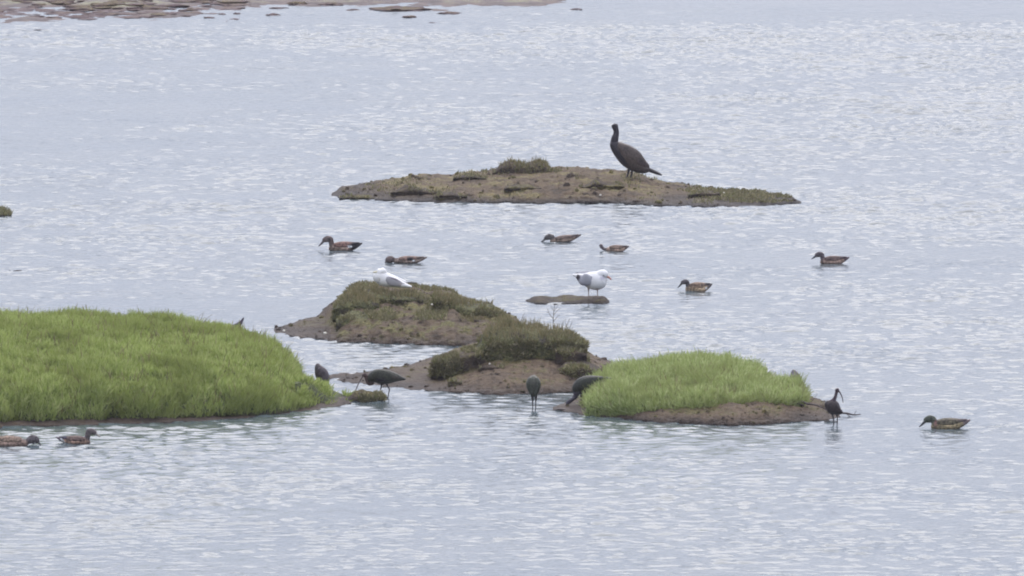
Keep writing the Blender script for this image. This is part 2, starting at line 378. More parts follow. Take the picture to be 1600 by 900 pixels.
tag(mesh_np('short_turf', V, Q, M['turf']), 'thin dull green turf growing over the long far mud island', 'turf', None, 'stuff')

def tussock(label, parts, nbl, length, seed, soil='soil', mat='turf', width=.011, up=.42, spread=.55, straw=0, cat='tussock', name='grass_tussock', group='dull grass tussocks on the mud'):
    gs = [lump(seed=seed + i * .7, **p) for i, p in enumerate(parts)]
    allv = np.concatenate([g.reshape(-1, 3) for g in gs]); org = (float(allv[:, 0].mean()), float(allv[:, 1].mean()), float(allv[:, 2].min()))
    root = empty(name, org, label, cat, group)
    V, Fc = merge_grids(gs); mesh_np('sod', V, Fc, M[soil], parent=root, origin=org)
    bl = []; tot = sum((g[:, :, 0].max() - g[:, :, 0].min()) * (g[:, :, 2].max() - g[:, :, 2].min()) for g in gs)
    for g in gs:
        wgt = (g[:, :, 0].max() - g[:, :, 0].min()) * (g[:, :, 2].max() - g[:, :, 2].min()) / tot
        zlo = np.quantile(g[..., 2], .2)
        P, Nn = scatter(g, max(30, int(nbl * wgt)), patchmask(5.5, .5, .05, seed)); bl.append(blades(P, Nn, length, width, up, spread))
    V, Q = merge_blades(bl); mesh_np('blades', V, Q, M[mat], parent=root, origin=org)['kind'] = 'stuff'
    if straw:
        bs = []
        for g in gs:
            P, Nn = scatter(g, straw, lambda c: np.clip((c[..., 2] - np.quantile(c[..., 2], .6)) / .03, 0, 1)); bs.append(blades(P, Nn, length * 1.7, width * .6, .9, .22, .3))
        V, Q = merge_blades(bs); mesh_np('dry_stalks', V, Q, M['straw'], parent=root, origin=org)['kind'] = 'stuff'
    return gs
LATE = []
tussock('brown tussock with a fringe of short grass crowning the far mud island',
        [dict(front=[(769, 273), (800, 273), (850, 272), (880, 273)], top=[(769, 270), (775, 264), (783, 255), (796, 252), (812, 254), (824, 256), (836, 252), (848, 251), (855, 257), (860, 266), (872, 265), (880, 271)],
              d=.45, Yf=float(gY(318)) + 3.0, prof=2.4, amp=.04, fs=.13, over=.05, nr=30)], 700, .035, 11, 'peat', up=.6, spread=.4, straw=160)
Yfar = float(gY(318))
for k, (x0, x1, yb, h, txt) in enumerate([(905, 975, 293, 10, 'dark ledge of sod below the cormorant'), (788, 846, 296, 8, 'dark clod of sod below the far tussock'), (610, 690, 303, 12, 'broad brown sod on the left half of the far mud island'), (680, 730, 308, 8, 'small sod near the left shore of the far mud island'), (708, 760, 280, 8, 'flat sod on the skyline left of the far tussock'), (1075, 1125, 306, 9, 'brown sod on the thin right end of the far mud island'), (530, 600, 311, 9, 'sod ledge at the far left tip of the far mud island')]):
    LATE.append((x0, x1, yb, h, txt, 50 + k))

for (x0, x1, yb, h, txt, sd0) in LATE:
    P_ = G_far.reshape(-1, 3); fwd = P_[:, 1] * cT + (CAMZ - P_[:, 2]) * sT; up_ = P_[:, 1] * sT - (CAMZ - P_[:, 2]) * cT
    qx = 800 + P_[:, 0] / fwd * F; qy = 450 - up_ / fwd * F; k_ = np.argsort((qx - (x0 + x1) / 2) ** 2 + (qy - yb) ** 2)[:8]
    Y_ = float(P_[k_, 1].min()) - .05
    tussock(txt, [dict(front=[(x0, yb - 1), (x0 * .6 + x1 * .4, yb + 1.5), (x1, yb - 1)], top=[(x0, yb - 2), (x0 + (x1 - x0) * .2, yb - h * .7), (x0 + (x1 - x0) * .4, yb - h), (x0 + (x1 - x0) * .75, yb - h * .6), (x1, yb - 2)],
             d=.35, Yf=Y_, prof=2.2, amp=.035, fs=.11, over=.07, nr=22, rag=1.3)], 160, .03, sd0, 'peat', cat='sod', name='sod_clod', group='sods on the far mud island')

# ---- islet in the middle left, with the preening gull
G = lump([(428, 518), (470, 527), (520, 533), (600, 537), (700, 540), (760, 541), (830, 540)],
         [(428, 514), (470, 506), (498, 501), (515, 486), (535, 470), (548, 458), (560, 452), (600, 452), (650, 456), (700, 464), (740, 478), (775, 486), (800, 500), (830, 520)],
         3.4, cell=1.4, nr=80, prof=1.45, amp=.05, fs=.33, seed=2, rag=.8)
mid = lump_obj('mud_island', G, M['mud']); tag(mid, 'sloping mud island with turf crest under the preening gull', 'mud island', 'mud islands', 'structure'); G_mid = G
P, Nn = scatter(G, 4000, patchmask(2.8, .55, .05, 5), .22)
V, Q = blades(P, Nn, .04, .011, .5, .5)
tag(mesh_np('short_turf', V, [Q], M['turf']), 'patchy short olive turf on the slope under the preening gull', 'turf', None, 'stuff')
Ym = float(gY(538))
tussock('dark olive turf crest along the top of the gull mound',
        [dict(front=[(538, 468), (560, 472), (600, 470), (640, 474), (680, 478), (714, 482)], top=[(538, 466), (546, 460), (558, 452), (575, 454), (600, 457), (640, 461), (670, 465), (695, 470), (708, 475), (714, 480)],
              d=.7, Yf=Ym + 2.1, prof=2.4, amp=.09, fs=.22, over=.10, nr=50, rag=2.0),
         dict(front=[(520, 484), (540, 487), (575, 484), (592, 480)], top=[(520, 480), (532, 470), (548, 462), (575, 464), (592, 474)], d=.5, Yf=Ym + 1.7, prof=2.2, amp=.04, fs=.15, over=.05, nr=26)],
        4200, .036, 21, 'soil', straw=300)
tussock('ragged turf shelf sloping down right of the preening gull',
        [dict(front=[(676, 482), (700, 490), (730, 496), (760, 500), (790, 500)], top=[(676, 462), (700, 466), (722, 473), (745, 476), (764, 476), (778, 484), (786, 492), (790, 498)],
              d=.6, Yf=Ym + 1.6, prof=2.5, amp=.065, fs=.2, over=.08, nr=40, rag=1.8),
         dict(front=[(694, 512), (730, 516), (780, 518), (812, 516)], top=[(694, 506), (715, 500), (750, 502), (790, 500), (806, 506), (812, 514)], d=.5, Yf=Ym + 1.0, prof=2.2, amp=.035, fs=.15, over=.04, nr=24)],
        3200, .038, 22, 'soil', straw=300)
tussock('low mossy patch on the left flank of the gull mound',
        [dict(front=[(525, 506), (550, 512), (590, 510), (612, 500)], top=[(525, 500), (540, 492), (565, 488), (590, 490), (612, 497)], d=.45, Yf=Ym + 1.05, prof=1.9, amp=.03, fs=.13, nr=22)],
        1400, .04, 23, 'soil')

# ---- low bar with the standing gull
G = lump([(821, 472), (840, 475), (870, 475), (910, 475), (940, 475), (952, 473)], [(821, 470), (834, 464), (850, 463), (866, 465), (885, 462), (905, 463), (930, 464), (944, 464), (952, 470)],
         .8, cell=1.1, nr=30, prof=2.0, amp=.03, fs=.16, seed=4, rag=.8)
bar = lump_obj('mud_bar', G, M['peat']); tag(bar, 'small dark mud bar under the standing gull', 'mud bar', None, 'structure')

# ---- centre mound
G = lump([(512, 592), (560, 599), (600, 604), (640, 608), (700, 612), (760, 616), (830, 616), (900, 612), (968, 606), (1010, 596)],
         [(512, 588), (560, 585), (600, 582), (640, 577), (680, 570), (700, 563), (740, 548), (780, 540), (850, 538), (890, 545), (915, 558), (935, 568), (965, 577), (1010, 590)],
         3.2, cell=1.4, nr=80, prof=1.5, amp=.035, fs=.3, seed=3, rag=.8)
cen = lump_obj('mud_island', G, M['mud_bare']); tag(cen, 'bare mud island in the centre behind the feeding ibises', 'mud island', 'mud islands', 'structure'); G_cen = G
Yc = float(gY(614))
tussock('large shaggy turf hummock topping the centre mud island',
        [dict(front=[(736, 557), (765, 561), (803, 560), (826, 544), (868, 546), (895, 541), (916, 542)], top=[(736, 553), (746, 542), (756, 526), (768, 515), (782, 510), (800, 510), (830, 513), (860, 517), (880, 520), (893, 525), (903, 533), (910, 537), (916, 541)],
              d=.9, Yf=Yc + 1.5, prof=2.5, amp=.085, fs=.24, over=.1, nr=60, rag=1.8)],
        6000, .045, 31, 'soil', straw=600)
tussock('mossy block of sod at the left foot of the centre hummock',
        [dict(front=[(673, 571), (700, 573), (730, 565), (752, 558)], top=[(673, 566), (682, 559), (700, 555), (722, 549), (740, 547), (752, 553)], d=.5, Yf=Yc + 1.2, prof=2.6, amp=.035, fs=.14, over=.05, nr=28)],
        1800, .045, 32, 'peat')
tussock('crumbling sod ledge at the right foot of the centre hummock',
        [dict(front=[(868, 552), (890, 558), (917, 560)], top=[(868, 546), (880, 540), (900, 542), (912, 546), (917, 554)], d=.4, Yf=Yc + 1.3, prof=2.4, amp=.04, fs=.12, over=.05, nr=24),
         dict(front=[(874, 586), (900, 586), (935, 584), (968, 584)], top=[(874, 576), (884, 568), (905, 565), (925, 568), (945, 574), (968, 579)], d=.5, Yf=Yc + .8, prof=2.4, amp=.035, fs=.13, over=.05, nr=26)],
        1600, .04, 33, 'peat')
for k, (x0, x1, yb, h) in enumerate([(747, 788, 576, 7), (812, 824, 580, 5), (700, 722, 598, 6), (772, 790, 604, 5)]):
    tussock(['dark sod clod below the middle of the centre hummock', 'tiny round clod on the bare slope of the centre island', 'dark clod near the left shore of the centre island', 'low clod near the front shore of the centre island'][k],
            [dict(front=[(x0, yb - 1), ((x0 + x1) / 2, yb + 1), (x1, yb - 1)], top=[(x0, yb - 2), (x0 + (x1 - x0) * .35, yb - h), (x0 + (x1 - x0) * .7, yb - h * .8), (x1, yb - 2)], d=.18, Yf=float(Yc + max(.05, (612 - yb) * .028)), prof=2.0, amp=.02, fs=.07, over=.02, nr=16)],
            120, .03, 35 + k, 'peat', cat='clod', name='sod_clod', group='sod clods on the centre island')

# ---- right green mound
G = lump([(864, 640), (900, 646), (950, 652), (1020, 659), (1100, 664), (1180, 665), (1240, 660), (1290, 657), (1312, 652)],
         [(864, 636), (890, 630), (930, 615), (1000, 606), (1080, 600), (1150, 602), (1220, 610), (1260, 622), (1290, 633), (1312, 646)],
         2.4, cell=1.4, nr=60, prof=1.7, amp=.03, fs=.24, seed=6, rag=.8)
rm = lump_obj('mud_island', G, M['mud_bare']); tag(rm, 'mud island fringing the pale green plant cushion on the right', 'mud island', 'mud islands', 'structure'); G_rm = G
Yr = float(gY(660))
Gr = lump([(916, 634), (950, 642), (1000, 644), (1060, 648), (1110, 648), (1160, 640), (1210, 632), (1256, 626)],
          [(916, 626), (936, 606), (962, 591), (1000, 587), (1040, 580), (1090, 575), (1140, 580), (1180, 592), (1210, 611), (1235, 622), (1256, 628)],
          2.6, Yf=[(916, Yr + .9), (1000, Yr + .5), (1110, Yr + .35), (1256, Yr + .9)], cell=1.5, nr=60, prof=2.1, amp=.09, fs=.42, seed=8, over=.05)
sr = empty('samphire_cushion', (float(Gr[..., 0].mean()), float(Gr[..., 1].mean()), 0.0), 'pale green samphire cushion on the right mud island', 'marsh plant')
ogr = tuple(sr.location)
mesh_np('undergrowth', *merge_grids([Gr]), M['undergrowth'], parent=sr, origin=ogr)
P, Nn = scatter(Gr, 7000); P3, N3 = scatter(Gr, 12000)
V, Q = merge_blades([sprigs(P, Nn, .098, .0088, 6, .66, .38, .35), blades(P3, N3, .09 * patchy(P3, .7, 1.4), .009, .65, .5, .4)])
o = mesh_np('stems', V, Q, M['samphire_pale'], parent=sr, origin=ogr); o['kind'] = 'stuff'

# ---- large green mound on the left
Gl = lump([(-420, 668), (-200, 668), (0, 664), (100, 660), (200, 658), (300, 655), (400, 649), (460, 643), (500, 636), (520, 630)],
          [(-420, 610), (-300, 538), (-150, 510), (0, 508), (80, 506), (150, 507), (220, 511), (300, 519), (360, 528), (400, 538), (430, 551), (452, 568), (468, 594), (480, 610), (500, 620), (520, 628)],
          5.6, cell=1.8, nr=110, prof=2.5, amp=.17, fs=1.1, seed=9, rag=.8, back=.6)
sl = empty('samphire_cushion', (float(Gl[..., 0].mean()), float(Gl[..., 1].mean()), 0.0), 'large green samphire mound filling the left edge of the photo', 'marsh plant')
ogl = tuple(sl.location)
mesh_np('undergrowth', *merge_grids([Gl]), M['undergrowth'], parent=sl, origin=ogl)
P, Nn = scatter(Gl, 19000, lambda c: (c[..., 2] > .03) * 1.0 * (c[..., 0] > -7.2)); P3, N3 = scatter(Gl, 34000, lambda c: (c[..., 2] > .02) * 1.0 * (c[..., 0] > -7.2))
V, Q = merge_blades([sprigs(P, Nn, .076, .0075, 6, .78, .26, .3), blades(P3, N3, .082 * patchy(P3, .7, 1.3), .008, .78, .28, .25)])
o = mesh_np('stems', V, Q, M['samphire'], parent=sl, origin=ogl); o['kind'] = 'stuff'
G = lump([(-300, 674), (0, 668), (120, 664), (240, 661), (340, 656), (430, 647), (490, 641), (540, 632), (560, 627)],
         [(-300, 640), (0, 640), (120, 640), (240, 638), (340, 636), (430, 630), (490, 626), (540, 622), (560, 624)], 1.2, cell=1.6, nr=30, prof=1.3, amp=.02, fs=.2, seed=10, rag=.8)
tag(lump_obj('mud_island', G, M['mud_bare']), 'mud rim at the foot of the large green mound', 'mud island', 'mud islands', 'structure')

for (Gx, rt, og, n_) in ((Gl, sl, ogl, 1500), (Gr, sr, ogr, 500)):
    P, Nn = scatter(Gx, n_, lambda c: (c[..., 2] > .05) * 1.0 * (c[..., 0] > -7.2)); V, Q = blades(P, Nn, .13, .009, .8, .35, .5)
    mesh_np('dead_stems', V, [Q], M['straw'], parent=rt, origin=og)['kind'] = 'stuff'
def crumbs(label, G, n, smin, smax, mat, zmax=9, clump=.5):
    P, _ = scatter(G, n, lambda c: np.clip((fbm(c * np.array([1, 1, 1]) * 3.5, 3, 9) - clump + .12) / .1, .03, 1) * (c[..., 2] > -.01) * (c[..., 2] < zmax)); VV, QQ, off = [], [], 0
    for i_, p_ in enumerate(P):
        V, Q = small_lump(1, 1, 1, i_ * .71, 9, 5); k_ = rng.uniform(smin, smax) * rng.uniform(.5, 1); V = V * np.array([k_ * rng.uniform(.8, 1.8), k_, k_ * rng.uniform(.35, .75)]) + p_
        VV.append(V); QQ.append(Q + off); off += len(V)
    tag(mesh_np('mud_crumbs', np.concatenate(VV), [np.concatenate(QQ)], M[mat]), label, 'mud crumbs', None, 'stuff')
crumbs('loose mud crumbs on the bare centre island', G_cen, 300, .012, .05, 'crumb')
crumbs('loose mud crumbs on the slope under the preening gull', G_mid, 300, .012, .05, 'crumb')
crumbs('loose mud crumbs and sods on the long far island', G_far, 160, .02, .08, 'crumb')
crumbs('loose mud crumbs on the rim of the right island', G_rm, 220, .012, .045, 'crumb')
# ---- weed clump where the left ibis probes, islet at the left edge
tussock('sprawling yellow-green stems trailing off the right tip of the large green mound',
        [dict(front=[(462, 640), (486, 637), (505, 635), (528, 631), (548, 626)], top=[(462, 600), (478, 598), (492, 602), (506, 607), (520, 612), (534, 618), (548, 624)], d=.7, Yf=[(462, float(gY(640))), (505, float(gY(635))), (548, float(gY(626.5)))], prof=1.5, amp=.04, fs=.16, over=.02, nr=30)],
        2600, .07, 44, 'undergrowth', mat='samphire', cat='marsh plant', name='trailing_plant', group=None, spread=.5, up=.5)
tussock('low brown weed clump by the bill of the left ibis',
        [dict(front=[(540, 626), (560, 629), (580, 628), (602, 625)], top=[(540, 622), (553, 614), (562, 609), (574, 611), (584, 616), (596, 619), (602, 623)], d=.25, Yf=float(gY(628)), prof=2.1, amp=.03, fs=.09, over=.02, nr=22)],
        700, .04, 41, 'peat', cat='weed clump', name='weed_clump', group='weed clumps')
tussock('small mossy islet cut off by the left edge of the photo',
        [dict(front=[(-60, 338), (-20, 339), (18, 337)], top=[(-60, 333), (-40, 327), (0, 326), (12, 328), (18, 334)], d=.6, Yf=float(gY(338)), prof=2.4, amp=.03, fs=.15, nr=22)],
        500, .04, 42, 'soil', cat='islet', name='mossy_islet', group=None)

# ---- mud flat far behind on the left, with weed
def flat():
    xs = np.arange(-26, 4, .07); ys = np.concatenate([np.arange(221, 246, .11), np.arange(246, 330, .8)])
    X, Y = np.meshgrid(xs, ys)
    dist, _ = Y, 0
    pxm = 800 + X / Y * F; pym = (CAMZ / Y * F) - 1040.0 + 2.0
    P = np.stack([X * .55, Y * .25, X * 0], -1); n = fbm(P, 5, 3)
    edge = np.interp(pxm, [-2000, 0, 180, 260, 330, 420, 560, 700, 860, 960, 1100], [28, 23, 19, 14, 7, 3, 11, 13, 6, -4, -30])
    m = np.clip((edge - pym) / 14, -1.5, 1.2)
    left = np.clip((420 - pxm) / 250, 0, 1)
    n3 = fbm(np.stack([X * 1.6, Y * .6, X * 0 + 5], -1), 4, 6); Z = (n - .5) * .3 + (n3 - .5) * .16 + m * .045 + left * .035 - .032
    Z = np.minimum(Z, .09); Z = np.where(X > 3.2, -.2, Z)
    V = np.stack([X.ravel(), Y.ravel(), Z.ravel()], 1)
    o = mesh_np('mud_flat', V, [grid_faces(len(ys), len(xs))], M['mud_flat']); tag(o, kind='structure')
    return xs, ys, Z
fx_, fy_, FZ = flat()
def flat_z(x, y):
    return FZ[np.clip(np.searchsorted(fy_, y), 0, len(fy_) - 1), np.clip(np.searchsorted(fx_, x), 0, len(fx_) - 1)]
wl = [(295, 19, 34, 4, 'left of the two near the dense weed'), (435, 15, 26, 3, 'in the gap right of the dense weed'), (427, 26, 22, 4, 'nearest the water right of the dense weed'),
      (465, 9, 32, 4, 'above the small tan mud'), (517, 10, 40, 5, 'broad and dark near the top edge'), (527, 2, 44, 4, 'touching the top edge'),
      (552, 18, 22, 3, 'small between two broader clumps'), (625, 17, 82, 6, 'the broadest and darkest on the mud flat'), (640, 29, 26, 4, 'small in front of the broadest clump'),
      (702, 23, 34, 4, 'right of the broadest clump'), (677, 38, 16, 2, 'tiny in open water before the mud flat'), (367, 32, 18, 2, 'thin in the water before the dense weed'),
      (327, 30, 18, 3, 'small at the water edge below the dense weed'), (900, 17, 18, 3, 'rightmost on the fading mud flat'), (815, 1, 40, 4, 'half cut by the top edge right of centre')]
for k, (px, py, wd, h, txt) in enumerate(wl):
    h *= .8; py -= 2
    Y = float(gY(py)); x, _ = unproj(px, py, Y); V, Q = small_lump(wd, h, scale_at(Y), k + 1)
    z = max(float(flat_z(float(x), Y)), 0) - .01
    o = mesh_np('seaweed_clump', V + np.array([float(x), Y, z]), [Q], M['weed'], origin=(float(x), Y, z))
    tag(o, 'dark seaweed clump, ' + txt, 'seaweed', 'seaweed clumps on the far mud flat')
VV, QQ, off = [], [], 0
for k in range(420):
    px = rng.uniform(-160, 370); py = rng.uniform(-14, 30 - 8 * max(0, (px - 200) / 170)); 
    if px > 240 and rng.random() < .5: continue
    Y = float(gY(py)); x, _ = unproj(px, py, Y); V, Q = small_lump(rng.uniform(10, 48), rng.uniform(.8, 2.6), scale_at(Y), k * .37 + 20, 14, 6)
    VV.append(V + np.array([float(x), Y, max(float(flat_z(float(x), Y)), 0) - .005])); QQ.append(Q + off); off += len(V)
tag(mesh_np('seaweed', np.concatenate(VV), [np.concatenate(QQ)], M['weed']), 'dense dark red seaweed streaked over the far left mud flat', 'seaweed', None, 'stuff')

# ------------------------------------------------------------------ tubes and birds
def catmull(P, sub):
    P = np.asarray(P, float); Q = np.vstack([2 * P[0] - P[1], P, 2 * P[-1] - P[-2]]); out = []
    for i in range(1, len(Q) - 2):
        for s in range(sub):
            t = s / sub; a, b, c, d = Q[i - 1], Q[i], Q[i + 1], Q[i + 2]
            out.append(.5 * ((2 * b) + (-a + c) * t + (2 * a - 5 * b + 4 * c - d) * t * t + (-a + 3 * b - 3 * c + d) * t ** 3))
    out.append(P[-1]); return np.array(out)
def tube(pts, sub=5, n=14):
    """pts: (px, py, depth_px, radius_in_picture, radius_in_depth), all in photo pixels; closed ends. Returns V (px space), faces"""
    S = catmull(pts, sub); C = S[:, :3]; S[:, 3:] = np.maximum(S[:, 3:], .15)
    T = np.gradient(C, axis=0); T /= np.linalg.norm(T, axis=1, keepdims=True) + 1e-9
    ref = np.array([0, 0, 1.0]); V = []
    for c, t_, (r1, r2) in zip(C, T, S[:, 3:]):
        b_ = ref - t_ * (ref @ t_)
        if np.linalg.norm(b_) < .35: b_ = np.array([1.0, 0, 0]) - t_ * t_[0]
        b_ /= np.linalg.norm(b_); cc = np.cross(t_, b_)
        a = np.linspace(0, 2 * math.pi, n, endpoint=False)
        V.append(c + np.cos(a)[:, None] * b_ * r2 + np.sin(a)[:, None] * cc * r1)
    nr = len(V); V = np.concatenate(V); i = np.arange(nr - 1)[:, None] * n; j = np.arange(n)[None, :]; j2 = (j + 1) % n
    Q = np.stack([(i + j).ravel(), (i + j2).ravel(), (i + n + j2).ravel(), (i + n + j).ravel()], 1)
    V = np.vstack([V, C[0] - T[0] * S[0, 3] * .6, C[-1] + T[-1] * S[-1, 3] * .6]); k = nr * n
    jj = np.arange(n); t1 = np.stack([jj * 0 + k, (jj + 1) % n, jj], 1); b0 = (nr - 1) * n; t2 = np.stack([jj * 0 + k + 1, b0 + jj, b0 + (jj + 1) % n], 1)
    return V, Q, np.concatenate([t1, t2])
class Bird:
    def __init__(s, name, label, cat, group, px, py, Y, mat):
        s.Y = Y; s.s = scale_at(Y); x, z = unproj(px, py, Y); s.org = np.array([float(x), Y, float(z)]); s.p0 = (px, py); s.mat = mat
        s.root = empty(name, tuple(s.org), label, cat, group); s.body = []; s.marks = []
    def W(s, V):       # picture space -> local metres
        return np.stack([(V[:, 0] - s.p0[0]) / s.s, V[:, 2] / s.s, -(V[:, 1] - s.p0[1]) / s.s], 1)
    def add(s, pts, colr, **kw):
        s.body.append((tube(pts, **kw), colr))
    def mark(s, px, py, rx, ry, colr, side=0, soft=.25, ang=0):
        s.marks.append((px, py, rx, ry, colr, side, soft, ang))
    def paint(s, V, base, marks):
        c = np.array(base, float)
        for (mx_, my_, rx, ry, cl, side, soft, ang) in marks:
            dx = V[:, 0] - mx_; dy = V[:, 1] - my_; ca, sa = math.cos(ang), math.sin(ang)
            r = np.sqrt(((dx * ca + dy * sa) / rx) ** 2 + ((-dx * sa + dy * ca) / ry) ** 2)
            w_ = np.clip((1 + soft - r) / (2 * soft), 0, 1)[:, None]; c = c * (1 - w_) + np.array(cl) * w_
        return c
    def finish(s, voxel=None):
        vox = (voxel or .45) / s.s
        V, Q, T, C, off = [], [], [], [], 0
        for (v, q, t_), cl in s.body:
            V.append(v); Q.append(q + off); T.append(t_ + off); off += len(v); C.append(np.tile(np.array(cl, float), (len(v), 1)))
        V = np.concatenate(V); C = np.concatenate(C)
        tmp = mesh_np('tmp', s.W(V), [np.concatenate(Q), np.concatenate(T)])
        md = tmp.modifiers.new('r', 'REMESH'); md.mode = 'VOXEL'; md.voxel_size = vox; md.use_smooth_shade = True
        sm = tmp.modifiers.new('s', 'SMOOTH'); sm.factor = .5; sm.iterations = 3
        dg = bpy.context.evaluated_depsgraph_get(); me = bpy.data.meshes.new_from_object(tmp.evaluated_get(dg)); 
        L0 = s.W(V); kd = KDTree(len(L0))
        for i, p in enumerate(L0): kd.insert(p, i)
        kd.balance(); co = np.zeros(len(me.vertices) * 3); me.vertices.foreach_get('co', co); co = co.reshape(-1, 3)
        base = np.array([np.mean([C[j] for _, j, _ in kd.find_n(p, 3)], axis=0) for p in co])
        VP = np.stack([co[:, 0] * s.s + s.p0[0], -co[:, 2] * s.s + s.p0[1], co[:, 1] * s.s], 1)
        cc = s.paint(VP, base, s.marks)
        me.materials.clear(); me.materials.append(s.mat)
        a = me.color_attributes.new('plumage', 'FLOAT_COLOR', 'POINT'); a.data.foreach_set('color', np.hstack([cc, np.ones((len(cc), 1))]).astype(np.float32).ravel())
        me.name = 'body'; o = bpy.data.objects.new('body', me); col.objects.link(o); o.parent = s.root
        tm = tmp.data; bpy.data.objects.remove(tmp); bpy.data.meshes.remove(tm)
        return s.root
    def part(s, name, pts, colr, marks=(), mat=None, **kw):
        v, q, t_ = tube(pts, **kw); cc = s.paint(v, np.tile(np.array(colr, float), (len(v), 1)), [tuple(m) for m in marks])
        mesh_np(name, s.W(v), [q, t_], mat or s.mat, parent=s.root, attrs={'plumage': np.hstack([cc, np.ones((len(cc), 1))])})

# ---- cormorant
def ground_under(G, px, py_hint):
    """depth and height of the visible ground of a grid at a photo pixel column/row (the skyline row if the row is above it)"""
    P = G.reshape(-1, 3); fwd = P[:, 1] * cT + (CAMZ - P[:, 2]) * sT; up = P[:, 1] * sT - (CAMZ - P[:, 2]) * cT
    qx = 800 + P[:, 0] / fwd * F; qy = 450 - up / fwd * F
    d = (qx - px) ** 2 * 1.0 + (qy - py_hint) ** 2; k = np.argsort(d)[:12]
    k = k[np.argmin(P[k, 1])]
    return P[k, 1], P[k, 2], qy[k]
Yk, _, _ = ground_under(G_far, 984, 277)
c = Bird('cormorant', 'black cormorant standing upright on the far mud island', 'cormorant', None, 984, 277.5, float(Yk), M['dark_plumage'])
dk, bk, bl = (.016, .013, .018), (.07, .056, .048), (.018, .018, .026)
c.add([(957.5, 221, 0, 4.5, 5), (960, 226, 0, 8, 8.5), (967, 232.5, 0, 12, 11), (981, 244, 0, 16.2, 13.5), (994, 255, 0, 14.3, 12.5), (1005, 262.5, 0, 9.2, 9), (1014, 265, 0, 4.5, 6)], bk, n=24)
c.add([(959.5, 224, 0, 6.2, 6), (960.8, 216, 0, 5.8, 5.4), (962.8, 209, 1, 4.7, 4.4), (962.4, 203, 1.5, 4.5, 4.2), (961, 198.5, 2, 5.1, 4.8), (960.3, 195.4, 3, 5.0, 5.0)], dk)
c.add([(1006, 263, 0, 4.5, 6), (1016, 266, 0, 3.4, 5.5), (1026, 270, 0, 2.8, 5), (1034, 273.4, 0, 1.3, 4)], dk)
for (x0, y0, x1, y1, dp) in ((983.5, 261, 979.5, 277, -3), (988, 263, 985.6, 277.6, 3)):
    c.add([(x0, y0, dp, 3, 3), ((x0 + x1) / 2 + .3, (y0 + y1) / 2, dp, 1.6, 1.5), (x1, y1 - .5, dp, 1.3, 1.3)], dk)
    c.add([(x1, y1 - .3, dp, 1, 1.6), (x1 - 3, y1, dp - 2, .8, 2.2), (x1 - 5.5, y1 + .3, dp - 3, .5, 2.5)], dk)
c.mark(966, 246, 24, 8, bl, ang=.95); c.mark(992, 271, 22, 5, bl, ang=.1)
c.mark(960, 222, 6, 12, dk)
c.finish()
c.part('bill', [(959, 196, 6, 1.6, 1.6), (957.5, 196.6, 10, 1.1, 1.1), (956, 197.6, 14, .8, .9)], (.2, .17, .12), mat=M['horn'])
for sd_ in (-1, 1):
    c.part('wing', [(967, 226, 8.5 * sd_, 4, 3), (978, 235, 10.8 * sd_, 10, 4.2), (991, 246, 10.8 * sd_, 12, 4), (1003, 255, 8 * sd_, 8, 3), (1013.5, 260, 4 * sd_, 2.5, 1.6)], (.085, .066, .055),
           [(1003, 254, 9, 4, (.06, .045, .045), 0, .4, .8), (978, 232, 3, 2.5, (.05, .04, .04), 0, .4, 0)])

